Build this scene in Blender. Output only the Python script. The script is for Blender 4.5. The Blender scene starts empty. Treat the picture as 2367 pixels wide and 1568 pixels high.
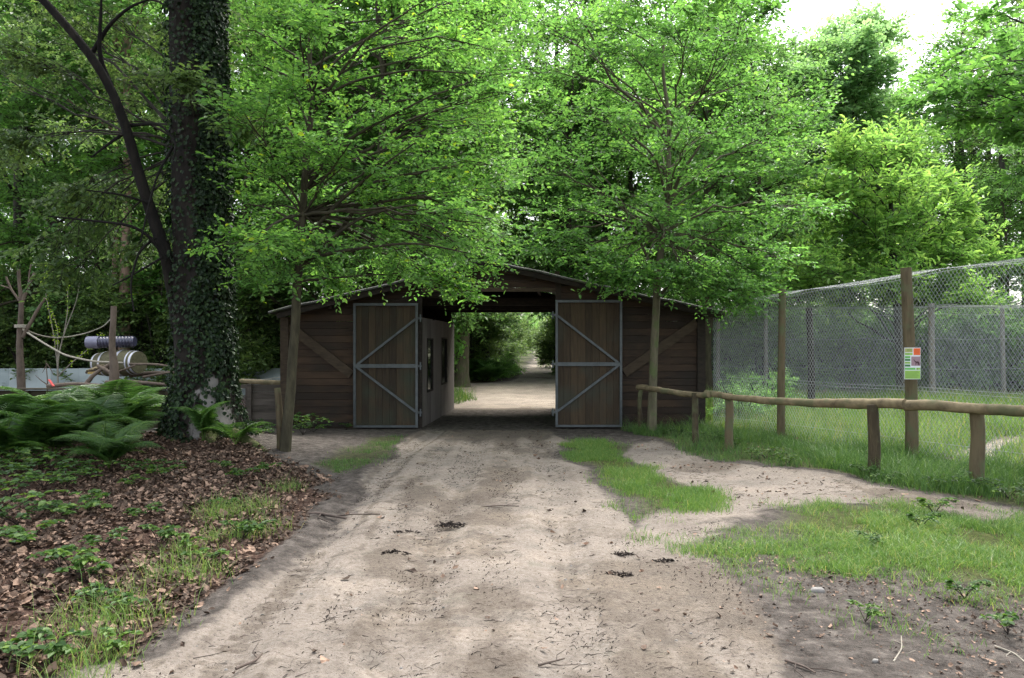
import bpy, math, random
import numpy as np
from mathutils import Vector, Matrix
random.seed(7)
R = np.random.default_rng(11)
C = bpy.context.scene.collection
sc = bpy.context.scene
# ------------------------------------------------------------------ camera model
F, CX, HY, EYE = 1775.0, 1183.5, 795.0, 1.6     # measured on a 2367 px wide view of the photograph


def W(px, py, d):                                 # a sight line followed to a real distance d
    return np.array([(px - CX) / F * d, d, EYE + (HY - py) / F * d])


def G(px, py):                                    # where a sight line meets the level ground
    d = F * EYE / (py - HY)
    return np.array([(px - CX) / F * d, d])


# ------------------------------------------------------------------ noise
_L = R.random((256, 256))


def vn(x, y, s, o=0.0):
    x = np.asarray(x, float) / s + 37.3 + o
    y = np.asarray(y, float) / s + 11.7 + o * 1.7
    xi = np.floor(x).astype(int); yi = np.floor(y).astype(int)
    fx = x - xi; fy = y - yi
    fx = fx * fx * (3 - 2 * fx); fy = fy * fy * (3 - 2 * fy)
    a = _L[xi % 256, yi % 256]; b = _L[(xi + 1) % 256, yi % 256]
    c = _L[xi % 256, (yi + 1) % 256]; d = _L[(xi + 1) % 256, (yi + 1) % 256]
    return (a * (1 - fx) + b * fx) * (1 - fy) + (c * (1 - fx) + d * fx) * fy


def fbm(x, y, s, n=4, o=0.0):
    t = 0; a = 0.5; k = 0
    for i in range(n):
        t = t + a * vn(x, y, s / 2 ** i, o + i * 5.1); k += a; a *= 0.55
    return t / k


def sdf(poly, x, y):                              # signed distance to polygon, + inside
    poly = np.asarray(poly, float); x = np.asarray(x, float); y = np.asarray(y, float)
    best = np.full(x.shape, 1e9); ins = np.zeros(x.shape, bool)
    n = len(poly)
    for i in range(n):
        a = poly[i]; b = poly[(i + 1) % n]
        ex, ey = b - a
        wx = x - a[0]; wy = y - a[1]
        t = np.clip((wx * ex + wy * ey) / (ex * ex + ey * ey + 1e-12), 0, 1)
        best = np.minimum(best, (wx - t * ex) ** 2 + (wy - t * ey) ** 2)
        c = (a[1] > y) != (b[1] > y)
        ins ^= c & (x < (b[0] - a[0]) * (y - a[1]) / (b[1] - a[1] + 1e-12) + a[0])
    d = np.sqrt(best)
    return np.where(ins, d, -d)


def sst(a, b, x):
    t = np.clip((x - a) / (b - a), 0, 1)
    return t * t * (3 - 2 * t)


# ------------------------------------------------------------------ ground layout (world metres)
def GP(l): return [tuple(G(*p)) for p in l]


TRACK = [(-2.9, 2.0), (-2.25, 3.66)] + GP([(400, 1530), (560, 1405), (665, 1310), (745, 1240), (815, 1170), (850, 1110), (905, 1060), (955, 1020), (978, 992)]) \
    + [(-1.70, 14.6), (-1.42, 18.9), (-1.6, 20.2), (0.86, 20.2), (1.12, 18.9), (0.82, 14.6)] \
    + GP([(1290, 1000), (1320, 1030), (1335, 1085), (1375, 1140), (1460, 1195), (1530, 1230), (1620, 1215), (1660, 1200), (1700, 1290), (1720, 1390), (1740, 1480), (1800, 1568)]) + [(1.9, 2.0)]
CLEAR = [(-1.6, 19.6), (-3.2, 23.4), (-9, 25.0), (-16, 27), (-16, 29.5), (-6, 29.5), (-1.2, 31.5), (0.0, 33), (2.9, 33), (5, 30), (14, 29), (14, 26), (3.5, 24), (2.2, 20), (1.4, 19.0)]
ROAD = [(0.0, 31), (0.25, 38), (1.3, 60), (3.0, 100), (9.0, 260), (11.5, 260), (6.4, 100), (4.2, 60), (2.9, 38), (2.9, 31)]
FOOT = GP([(1470, 1040), (1500, 1012), (1600, 1035), (1700, 1070), (1860, 1092), (2020, 1125), (2200, 1150), (2367, 1185), (2700, 1260), (2700, 1300), (2367, 1215), (2150, 1178), (1900, 1165), (1740, 1175), (1640, 1205), (1560, 1240), (1500, 1200)])
GRASS_MID = GP([(1300, 1018), (1420, 1018), (1490, 1035), (1512, 1085), (1590, 1112), (1645, 1138), (1640, 1168), (1560, 1190), (1500, 1212), (1440, 1170), (1370, 1132), (1345, 1085)])
GRASS_RIGHT = GP([(1650, 1205), (1720, 1175), (1850, 1162), (2050, 1160), (2367, 1195), (2700, 1260), (2700, 1480), (2367, 1430), (2230, 1380), (2080, 1345), (1950, 1370), (1850, 1355), (1770, 1310), (1730, 1240)])
GRASS_LEFT = GP([(740, 1085), (800, 1050), (870, 1012), (965, 1006), (925, 1040), (880, 1075), (800, 1098)])
LITTER = [(-14, 2.5)] + [(-2.9, 2.5)] + GP([(330, 1530), (480, 1400), (600, 1290), (690, 1215), (770, 1150), (760, 1110), (640, 1070), (560, 1050)]) + [(-4.5, 13.5), (-14, 13.5)]
FENCE = [(3.72, 14.45), (4.52, 12.9), (5.57, 10.7), (6.62, 8.5), (7.67, 6.3), (8.7, 4.1)]
VERGE = [(2.2, 14.4), (2.35, 13.3)] + GP([(1600, 1040), (1700, 1062), (1860, 1085), (2020, 1118), (2200, 1145), (2367, 1180), (2700, 1250)]) + [(8.8, 4.1)] + FENCE[::-1][1:]
ENCL = FENCE + [(30, 4), (34, 22), (14, 23.2), (6.2, 24.2), (3.9, 19)]
RUTS = [GP([(470, 1568), (600, 1420), (760, 1240), (850, 1130), (930, 1050), (1010, 995)]), GP([(900, 1568), (960, 1400), (1010, 1250), (1060, 1120), (1110, 1000)]),
        GP([(1330, 1568), (1310, 1300), (1280, 1120), (1240, 1000)])]


def linedist(pts, x, y):
    best = np.full(np.shape(x), 1e9)
    for a, b in zip(pts[:-1], pts[1:]):
        a = np.array(a); b = np.array(b); e = b - a
        t = np.clip(((x - a[0]) * e[0] + (y - a[1]) * e[1]) / (e @ e), 0, 1)
        best = np.minimum(best, np.hypot(x - a[0] - t * e[0], y - a[1] - t * e[1]))
    return best


OAK = (-4.6, 11.3)


def gz(x, y):
    x = np.asarray(x, float); y = np.asarray(y, float)
    near = sst(60, 25, y)
    z = 0.05 * (fbm(x, y, 2.2, 3) - 0.5) * near
    z = z + 0.016 * (fbm(x, y, 0.35, 3, 3.0) - 0.5) * near
    z = z + 0.20 * np.exp(-((x - OAK[0]) ** 2 + (y - OAK[1]) ** 2) / 1.3 ** 2)
    z = z + 0.10 * sst(-1.9, -3.6, x) * sst(14, 11, y)
    bl = sst(13.8, 14.6, y) * sst(19.8, 19.0, y) * sst(-4.9, -4.4, x) * sst(4.4, 3.9, x)
    z = z * (1 - bl)
    return z


# ------------------------------------------------------------------ mesh builder
class MB:
    def __init__(s):
        s.V = []; s.F = []; s.T = []; s.n = 0

    def add(s, V, Fc, tint=0.5, mat=0):
        V = np.asarray(V, np.float32).reshape(-1, 3); Fc = np.asarray(Fc, np.int64)
        if len(V) == 0 or len(Fc) == 0: return
        s.V.append(V); s.F.append((Fc + s.n, mat))
        s.T.append(np.broadcast_to(np.asarray(tint, np.float32), (len(V),)))
        s.n += len(V)

    def mesh(s, name, mats, smooth=False):
        me = bpy.data.meshes.new(name)
        V = np.concatenate(s.V)
        me.vertices.add(len(V)); me.vertices.foreach_set('co', V.ravel())
        idx = np.concatenate([f.ravel() for f, m in s.F])
        tot = np.concatenate([np.full(len(f), f.shape[1]) for f, m in s.F])
        mi = np.concatenate([np.full(len(f), m) for f, m in s.F])
        st = np.concatenate([[0], np.cumsum(tot)[:-1]])
        me.loops.add(len(idx)); me.loops.foreach_set('vertex_index', idx.astype(np.int32))
        me.polygons.add(len(tot)); me.polygons.foreach_set('loop_start', st.astype(np.int32))
        me.polygons.foreach_set('material_index', mi.astype(np.int32))
        me.polygons.foreach_set('use_smooth', np.full(len(tot), smooth))
        at = me.attributes.new('tint', 'FLOAT', 'POINT')
        at.data.foreach_set('value', np.concatenate(s.T).astype(np.float32))
        for m in (mats if isinstance(mats, (list, tuple)) else [mats]): me.materials.append(m)
        me.update(calc_edges=True)
        return me

    def build(s, name, mats, parent=None, smooth=False):
        o = bpy.data.objects.new(name, s.mesh(name, mats, smooth)); C.objects.link(o)
        if parent is not None: o.parent = parent
        return o


def nrm(v):
    v = np.asarray(v, float)
    return v / (np.linalg.norm(v, axis=-1, keepdims=True) + 1e-9)


def tube(mb, P, r, sides=8, tint=0.5, mat=0, cap=True, wob=0.0):
    P = np.asarray(P, float); n = len(P)
    r = np.broadcast_to(np.asarray(r, float), (n,)) if np.ndim(r) == 0 or len(np.atleast_1d(r)) == n else np.interp(np.linspace(0, 1, n), np.linspace(0, 1, len(r)), r)
    T = nrm(np.gradient(P, axis=0))
    ref = np.array([0, 0, 1.0]) if abs(T[:, 2]).mean() < 0.8 else np.array([0, 1.0, 0])
    A = nrm(np.cross(T, ref)); B = np.cross(T, A)
    a = np.linspace(0, 2 * math.pi, sides, endpoint=False)
    ring = np.cos(a)[None, :, None] * A[:, None] + np.sin(a)[None, :, None] * B[:, None]
    rr = r[:, None] * (1 + (wob * (R.random((n, sides)) - 0.5) if wob else 0))
    V = P[:, None] + ring * (rr[..., None] if np.ndim(rr) == 2 else rr)
    V = V.reshape(-1, 3)
    i, j = np.meshgrid(np.arange(n - 1), np.arange(sides), indexing='ij')
    Q = np.stack([i * sides + j, i * sides + (j + 1) % sides, (i + 1) * sides + (j + 1) % sides, (i + 1) * sides + j], -1).reshape(-1, 4)
    mb.add(V, Q, tint, mat)
    if cap:
        for k, e in ((0, P[0]), (n - 1, P[-1])):
            v = np.concatenate([V[k * sides:(k + 1) * sides], [e]])
            f = np.stack([np.arange(sides), (np.arange(sides) + 1) % sides, np.full(sides, sides)], -1)
            mb.add(v, f if k else f[:, ::-1], tint, mat)


def smooth_path(pts, n):
    pts = np.asarray(pts, float)
    t = np.concatenate([[0], np.cumsum(np.linalg.norm(np.diff(pts, axis=0), axis=1))]); t /= t[-1]
    tt = np.linspace(0, 1, n)
    P = np.stack([np.interp(tt, t, pts[:, k]) for k in range(pts.shape[1])], -1)
    for _ in range(max(1, n // (3 * len(pts)) + 1)):
        P[1:-1] = (P[:-2] + 2 * P[1:-1] + P[2:]) / 4
    return P


def prisms(mb, P0, P1, r0, r1, tint=0.5, mat=0, sides=3):
    P0 = np.asarray(P0, float); P1 = np.asarray(P1, float); n = len(P0)
    if n == 0: return
    T = nrm(P1 - P0)
    ref = np.where(np.abs(T[:, 2:3]) < 0.9, np.array([[0, 0, 1.0]]), np.array([[1.0, 0, 0]]))
    A = nrm(np.cross(T, ref)); B = np.cross(T, A)
    a = np.linspace(0, 2 * math.pi, sides, endpoint=False)
    ring = np.cos(a)[None, :, None] * A[:, None] + np.sin(a)[None, :, None] * B[:, None]
    r0 = np.broadcast_to(r0, (n,))[:, None, None]; r1 = np.broadcast_to(r1, (n,))[:, None, None]
    V = np.concatenate([P0[:, None] + ring * r0, P1[:, None] + ring * r1], 1).reshape(-1, 3)
    b = np.arange(n)[:, None] * 2 * sides
    f = np.concatenate([np.stack([b[:, 0] + j, b[:, 0] + (j + 1) % sides, b[:, 0] + sides + (j + 1) % sides, b[:, 0] + sides + j], -1) for j in range(sides)])
    mb.add(V, f, np.repeat(np.broadcast_to(tint, (n,)), 2 * sides), mat)


LEAF6 = np.array([(0, 0, 0), (0.28, 0.42, 0.10), (0.68, 0.40, 0.08), (1, 0, -0.12), (0.68, -0.40, 0.08), (0.28, -0.42, 0.10)])
LEAF4 = np.array([(0, 0, 0), (0.45, 0.5, 0.09), (1, 0, -0.08), (0.45, -0.5, 0.09)])


def leaves(mb, P, D, N, L, wr=0.6, tint=0.5, mat=0, simple=False):
    n = len(P)
    if n == 0: return
    D = nrm(D); S = nrm(np.cross(N, D)); N = np.cross(D, S)
    T = LEAF4 if simple else LEAF6; k = len(T)
    L = np.broadcast_to(L, (n,))
    V = P[:, None] + L[:, None, None] * (T[None, :, 0:1] * D[:, None] + T[None, :, 1:2] * wr * S[:, None] + T[None, :, 2:3] * N[:, None])
    b = (np.arange(n) * k)[:, None]
    f = b + np.array([[0, 3, 2, 1]]) if simple else np.concatenate([b + np.array([[0, 3, 2, 1]]), b + np.array([[0, 5, 4, 3]])])
    mb.add(V.reshape(-1, 3), f, np.repeat(np.broadcast_to(tint, (n,)), k), mat)


BOXF = np.array([[0, 3, 2, 1], [4, 5, 6, 7], [0, 1, 5, 4], [1, 2, 6, 5], [2, 3, 7, 6], [3, 0, 4, 7]])


def box(mb, x0, x1, y0, y1, z0, z1, tint=0.5, mat=0):
    mb.add([(x0, y0, z0), (x1, y0, z0), (x1, y1, z0), (x0, y1, z0), (x0, y0, z1), (x1, y0, z1), (x1, y1, z1), (x0, y1, z1)], BOXF, tint, mat)


def hexa(mb, c8, tint=0.5, mat=0):
    mb.add(c8, BOXF, tint, mat)


def beam(mb, a, b, w, h, tint=0.5, mat=0, up=(0, 0, 1)):        # a rectangular bar from a to b
    a = np.array(a, float); b = np.array(b, float); t = nrm(b - a)
    s = nrm(np.cross(t, np.array(up, float))); u = np.cross(s, t)
    c = []
    for p in (a, b):
        for (i, j) in ((-1, -1), (1, -1), (1, 1), (-1, 1)): c.append(p + s * i * w / 2 + u * j * h / 2)
    mb.add(c, BOXF, tint, mat)


def prism_xz(mb, poly, y0, y1, tint=0.5, mat=0):
    n = len(poly)
    V = [(p[0], y0, p[1]) for p in poly] + [(p[0], y1, p[1]) for p in poly]
    mb.add(V, np.array([list(range(n))]), tint, mat)
    mb.add(V, np.array([list(range(2 * n - 1, n - 1, -1))]), tint, mat)
    mb.add(V, np.array([[i, i + n, (i + 1) % n + n, (i + 1) % n] for i in range(n)]), tint, mat)


def tag(o, label=None, cat=None, group=None, kind=None):
    if label: o['label'] = label
    if cat: o['category'] = cat
    if group: o['group'] = group
    if kind: o['kind'] = kind
    return o


def empty(name, loc, label, cat, group=None, rz=0):
    o = bpy.data.objects.new(name, None); C.objects.link(o); o.location = loc; o.rotation_euler = (0, 0, rz)
    o.empty_display_size = 0.2
    return tag(o, label, cat, group)


def copy_tree(o, parent=None):
    c = o.copy(); C.objects.link(c)
    if parent is not None: c.parent = parent
    for ch in list(o.children): copy_tree(ch, c)
    return c


# ------------------------------------------------------------------ materials
def newmat(name):
    m = bpy.data.materials.new(name); m.use_nodes = True
    nt = m.node_tree; nt.nodes.clear()
    return m, nt, nt.nodes, nt.links


def ramp(N, stops, interp='LINEAR'):
    n = N.new('ShaderNodeValToRGB'); e = n.color_ramp.elements
    n.color_ramp.interpolation = interp
    while len(e) > 1: e.remove(e[-1])
    e[0].position = stops[0][0]; e[0].color = (*stops[0][1], 1)
    for p, c in stops[1:]:
        k = e.new(p); k.color = (*c, 1)
    return n


def leafmat(name, dark, mid, light, trans=0.45, rough=0.38, spec=0.5, tboost=1.7, yel=None, gain=1.6, blu=2.1):
    dark, mid, light = [(c[0] * gain * 1.18, c[1] * gain * .92, c[2] * gain * blu) for c in (dark, mid, light)]
    m, nt, N, K = newmat(name)
    at = N.new('ShaderNodeAttribute'); at.attribute_name = 'tint'
    oi = N.new('ShaderNodeObjectInfo')
    geo = N.new('ShaderNodeNewGeometry')
    ad = N.new('ShaderNodeMath'); ad.operation = 'MULTIPLY_ADD'; ad.inputs[1].default_value = 0.28; K.new(oi.outputs['Random'], ad.inputs[0]); K.new(at.outputs['Fac'], ad.inputs[2])
    sb = N.new('ShaderNodeMath'); sb.operation = 'SUBTRACT'; sb.inputs[1].default_value = 0.14; K.new(ad.outputs[0], sb.inputs[0])
    st = [(0.0, dark), (0.5, mid), (0.93, light)]
    if yel: st.append((1.0, yel))
    r = ramp(N, st); K.new(sb.outputs[0], r.inputs[0])
    p = N.new('ShaderNodeBsdfPrincipled'); p.inputs['Roughness'].default_value = rough
    p.inputs['Specular IOR Level'].default_value = spec
    K.new(r.outputs[0], p.inputs['Base Color'])
    t = N.new('ShaderNodeBsdfTranslucent')
    mx = N.new('ShaderNodeMix'); mx.data_type = 'RGBA'; mx.blend_type = 'MULTIPLY'; mx.inputs[0].default_value = 1
    K.new(r.outputs[0], mx.inputs[6]); mx.inputs[7].default_value = (tboost * 1.08, tboost * 1.05, tboost * 0.80, 1)
    K.new(mx.outputs[2], t.inputs[0])
    ms = N.new('ShaderNodeMixShader'); ms.inputs[0].default_value = trans
    K.new(p.outputs[0], ms.inputs[1]); K.new(t.outputs[0], ms.inputs[2])
    o = N.new('ShaderNodeOutputMaterial'); K.new(ms.outputs[0], o.inputs[0])
    return m


def solid(name, c1, c2, scale=(8, 8, 8), rough=0.8, metal=0.0, bump=0.3, detail=6, tintmix=0.5, spec=0.3, c3=None, dist=0.01, patch=None):
    """noise between two colours along object coordinates, moved by each piece's own tint"""
    m, nt, N, K = newmat(name)
    tc = N.new('ShaderNodeTexCoord'); mp = N.new('ShaderNodeMapping'); mp.inputs['Scale'].default_value = scale
    K.new(tc.outputs['Object'], mp.inputs[0])
    nz = N.new('ShaderNodeTexNoise'); nz.inputs['Scale'].default_value = 1; nz.inputs['Detail'].default_value = detail; nz.inputs['Roughness'].default_value = 0.65
    K.new(mp.outputs[0], nz.inputs[0])
    at = N.new('ShaderNodeAttribute'); at.attribute_name = 'tint'
    a1 = N.new('ShaderNodeMath'); a1.operation = 'SUBTRACT'; K.new(at.outputs['Fac'], a1.inputs[0]); a1.inputs[1].default_value = 0.5
    a2 = N.new('ShaderNodeMath'); a2.operation = 'MULTIPLY_ADD'; K.new(a1.outputs[0], a2.inputs[0]); a2.inputs[1].default_value = tintmix; K.new(nz.outputs[0], a2.inputs[2])
    st = [(0.3, c1), (0.7, c2)]
    if c3: st.append((0.85, c3))
    r = ramp(N, st); K.new(a2.outputs[0], r.inputs[0])
    col = r.outputs[0]
    if patch:
        n2 = N.new('ShaderNodeTexNoise'); n2.inputs['Scale'].default_value = patch[1]; n2.inputs['Detail'].default_value = 5
        K.new(tc.outputs['Object'], n2.inputs[0])
        r2 = ramp(N, [(patch[2], (0, 0, 0)), (patch[3], (1, 1, 1))]); K.new(n2.outputs[0], r2.inputs[0])
        mx = N.new('ShaderNodeMix'); mx.data_type = 'RGBA'; K.new(r2.outputs[0], mx.inputs[0]); K.new(col, mx.inputs[6]); mx.inputs[7].default_value = (*patch[0], 1)
        col = mx.outputs[2]
    p = N.new('ShaderNodeBsdfPrincipled'); p.inputs['Roughness'].default_value = rough; p.inputs['Metallic'].default_value = metal
    p.inputs['Specular IOR Level'].default_value = spec
    K.new(col, p.inputs['Base Color'])
    if bump:
        b = N.new('ShaderNodeBump'); b.inputs['Strength'].default_value = bump; b.inputs['Distance'].default_value = dist
        K.new(nz.outputs[0], b.inputs['Height']); K.new(b.outputs[0], p.inputs['Normal'])
    o = N.new('ShaderNodeOutputMaterial'); K.new(p.outputs[0], o.inputs[0])
    return m


M = {}
M['leaf_bright'] = leafmat('hornbeam leaves', (0.028, 0.085, 0.010), (0.055, 0.165, 0.016), (0.11, 0.27, 0.022), 0.5, yel=(0.30, 0.42, 0.03))
M['leaf_chest'] = leafmat('chestnut leaves', (0.050, 0.14, 0.014), (0.085, 0.21, 0.02), (0.15, 0.30, 0.03), 0.5, blu=2.2, gain=1.65, yel=(0.34, 0.38, 0.08))
M['leaf_wood'] = leafmat('forest leaves', (0.022, 0.058, 0.010), (0.042, 0.105, 0.013), (0.075, 0.19, 0.020), 0.5, gain=3.0)
M['leaf_dark'] = leafmat('oak leaves', (0.022, 0.050, 0.009), (0.037, 0.082, 0.011), (0.070, 0.135, 0.014), 0.45, rough=0.4, spec=0.5, gain=2.2)
M['leaf_blue'] = leafmat('far tree leaves', (0.035, 0.085, 0.03), (0.056, 0.13, 0.042), (0.09, 0.18, 0.055), 0.5, gain=2.7, blu=1.3)
M['ivy'] = leafmat('ivy leaves', (0.010, 0.028, 0.010), (0.016, 0.045, 0.014), (0.035, 0.085, 0.02), 0.10, rough=0.5, spec=0.25, gain=0.85, blu=1.1)
M['fern'] = leafmat('fern fronds', (0.025, 0.085, 0.016), (0.045, 0.135, 0.022), (0.09, 0.22, 0.015), 0.42, gain=1.0, blu=1.3)
M['bramble'] = leafmat('bramble leaves', (0.022, 0.07, 0.018), (0.045, 0.13, 0.026), (0.11, 0.25, 0.03), 0.35, rough=0.5, spec=0.3, gain=.8, blu=1.0)
M['grass'] = leafmat('grass blades', (0.034, 0.10, 0.010), (0.066, 0.165, 0.015), (0.125, 0.235, 0.024), 0.4, gain=1.35, rough=0.55, tboost=1.4, yel=(0.34, 0.32, 0.12))
M['grass_shade'] = leafmat('verge grass blades', (0.026, 0.080, 0.009), (0.05, 0.14, 0.013), (0.10, 0.20, 0.02), 0.35, gain=1.3, rough=0.55, tboost=1.4, yel=(0.34, 0.30, 0.14))
M['litter'] = solid('dead leaves', (0.050, 0.032, 0.021), (0.15, 0.097, 0.066), (30, 30, 30), 0.75, bump=0, tintmix=1.5, c3=(0.25, 0.165, 0.115), detail=2)
M['bark'] = solid('sapling bark', (0.024, 0.021, 0.012), (0.07, 0.062, 0.036), (14, 14, 4), 0.9, bump=0.6, dist=0.01)
M['bark_pale'] = solid('pale bark', (0.055, 0.048, 0.03), (0.14, 0.125, 0.08), (14, 14, 3.5), 0.9, bump=0.5, patch=((0.09, 0.11, 0.045), 5, 0.52, 0.66))
M['bark_dark'] = solid('forest bark', (0.020, 0.018, 0.014), (0.075, 0.068, 0.055), (8, 8, 1.5), 0.9, bump=0.5, dist=0.02)
M['bark_oak'] = solid('old trunk bark', (0.006, 0.005, 0.004), (0.026, 0.021, 0.016), (9, 9, 3), 0.92, bump=1.0, dist=0.03, tintmix=1.0, c3=(0.24, 0.225, 0.21))
M['moss'] = solid('mossy root bark', (0.035, 0.045, 0.015), (0.10, 0.12, 0.035), (20, 20, 20), 0.95, bump=1.0, dist=0.02, patch=((0.11, 0.085, 0.06), 6, 0.5, 0.6))
M['wall'] = solid('dark brown wall boards', (0.022, 0.013, 0.008), (0.060, 0.035, 0.020), (3, 25, 22), 0.7, bump=0.35, dist=0.004, tintmix=0.45, patch=((0.020, 0.015, 0.011), 1.4, 0.5, 0.72))
M['doorwood'] = solid('weathered door boards', (0.029, 0.020, 0.012), (0.070, 0.047, 0.026), (26, 26, 2.2), 0.75, bump=0.4, dist=0.004, tintmix=0.28, patch=((0.045, 0.043, 0.03), 1.7, 0.48, 0.66))
M['doorwood_green'] = solid('greyer door boards', (0.027, 0.019, 0.012), (0.062, 0.043, 0.025), (26, 26, 2.2), 0.75, bump=0.4, dist=0.004, tintmix=0.4, patch=((0.035, 0.040, 0.026), 1.7, 0.45, 0.66))
M['brace'] = solid('grey brown timber', (0.035, 0.024, 0.016), (0.08, 0.057, 0.037), (6, 20, 20), 0.8, bump=0.4, dist=0.004)
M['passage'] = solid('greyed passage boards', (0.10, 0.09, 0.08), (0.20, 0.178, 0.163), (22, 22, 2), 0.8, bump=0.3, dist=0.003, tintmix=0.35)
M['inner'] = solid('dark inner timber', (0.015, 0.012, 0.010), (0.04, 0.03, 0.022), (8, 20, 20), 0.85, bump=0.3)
M['galv'] = solid('galvanised steel', (0.06, 0.069, 0.073), (0.105, 0.117, 0.122), (9, 9, 9), 0.5, metal=0.35, bump=0.1, spec=0.5)
M['wire'] = solid('galvanised wire', (0.28, 0.295, 0.30), (0.46, 0.48, 0.49), (3, 3, 3), 0.6, metal=0.1, bump=0, spec=0.5)
M['roof'] = solid('bitumen sheet roof', (0.045, 0.045, 0.042), (0.12, 0.12, 0.11), (4, 4, 12), 0.85, bump=0.4, patch=((0.06, 0.075, 0.03), 3, 0.55, 0.7))
M['logwood'] = solid('weathered log', (0.06, 0.046, 0.026), (0.22, 0.175, 0.10), (7, 7, 7), 0.85, bump=0.8, dist=0.012, c3=(0.34, 0.29, 0.20), patch=((0.10, 0.10, 0.05), 4, 0.52, 0.66))
M['postwood'] = solid('round fence post wood', (0.045, 0.034, 0.019), (0.125, 0.098, 0.056), (22, 22, 3), 0.85, bump=0.6, dist=0.008, patch=((0.10, 0.11, 0.055), 5, 0.5, 0.68))
M['concrete'] = solid('lichen speckled post', (0.14, 0.13, 0.115), (0.27, 0.255, 0.23), (24, 24, 24), 0.9, bump=0.3, patch=((0.2, 0.17, 0.12), 9, 0.5, 0.62))
M['deadwood'] = solid('bare climbing wood', (0.06, 0.046, 0.034), (0.15, 0.115, 0.088), (10, 10, 5), 0.85, bump=0.6)
M['rope'] = solid('pale rope', (0.22, 0.20, 0.16), (0.42, 0.39, 0.32), (40, 40, 40), 0.9, bump=0.4)
M['pipe'] = solid('ribbed plastic pipe', (0.03, 0.03, 0.06), (0.07, 0.07, 0.12), (4, 4, 4), 0.3, bump=0, spec=0.8)
M['pipe_end'] = solid('grey pipe collar', (0.14, 0.14, 0.20), (0.24, 0.24, 0.32), (4, 4, 4), 0.35, bump=0, spec=0.6)
M['barrel'] = solid('mossy barrel staves', (0.07, 0.065, 0.035), (0.16, 0.15, 0.085), (3, 20, 20), 0.8, bump=0.4)
M['hoop'] = solid('barrel hoop', (0.40, 0.41, 0.46), (0.60, 0.61, 0.66), (6, 6, 6), 0.4, metal=0.3, bump=0, spec=0.6)
M['sheet'] = solid('grey green metal sheet', (0.28, 0.34, 0.34), (0.40, 0.46, 0.46), (1.2, 1.2, 5), 0.5, metal=0.1, bump=0, spec=0.5)
M['lowwall'] = solid('dark low wall boards', (0.028, 0.022, 0.013), (0.068, 0.055, 0.032), (3, 20, 22), 0.8, bump=0.3, tintmix=0.4)
M['panelwood'] = solid('grey brown panel boards', (0.05, 0.042, 0.034), (0.12, 0.10, 0.085), (3, 20, 22), 0.8, bump=0.3, tintmix=0.4)
M['red'] = solid('red plastic', (0.55, 0.06, 0.06), (0.7, 0.10, 0.09), (5, 5, 5), 0.5, bump=0)
M['yellowwood'] = solid('yellow planed wood', (0.35, 0.24, 0.08), (0.55, 0.40, 0.15), (9, 9, 9), 0.7, bump=0)
M['twig'] = solid('dried twigs', (0.02, 0.014, 0.011), (0.09, 0.068, 0.055), (9, 9, 9), 0.85, bump=0, tintmix=1.2)
M['stone'] = solid('pebbles', (0.10, 0.095, 0.085), (0.20, 0.19, 0.175), (25, 25, 25), 0.8, bump=0.2, tintmix=0.8)
M['palestick'] = solid('peeled pale stick', (0.13, 0.115, 0.09), (0.26, 0.235, 0.19), (12, 12, 12), 0.8, bump=0.3)


def flat(name, c, rough=0.6, spec=0.3):
    m, nt, N, K = newmat(name)
    p = N.new('ShaderNodeBsdfPrincipled'); p.inputs['Roughness'].default_value = rough; p.inputs['Specular IOR Level'].default_value = spec
    nz = N.new('ShaderNodeTexNoise'); nz.inputs['Scale'].default_value = 30
    tc = N.new('ShaderNodeTexCoord'); K.new(tc.outputs['Object'], nz.inputs[0])
    r = ramp(N, [(0.3, tuple(v * 0.9 for v in c)), (0.7, c)]); K.new(nz.outputs[0], r.inputs[0]); K.new(r.outputs[0], p.inputs['Base Color'])
    o = N.new('ShaderNodeOutputMaterial'); K.new(p.outputs[0], o.inputs[0])
    return m


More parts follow.
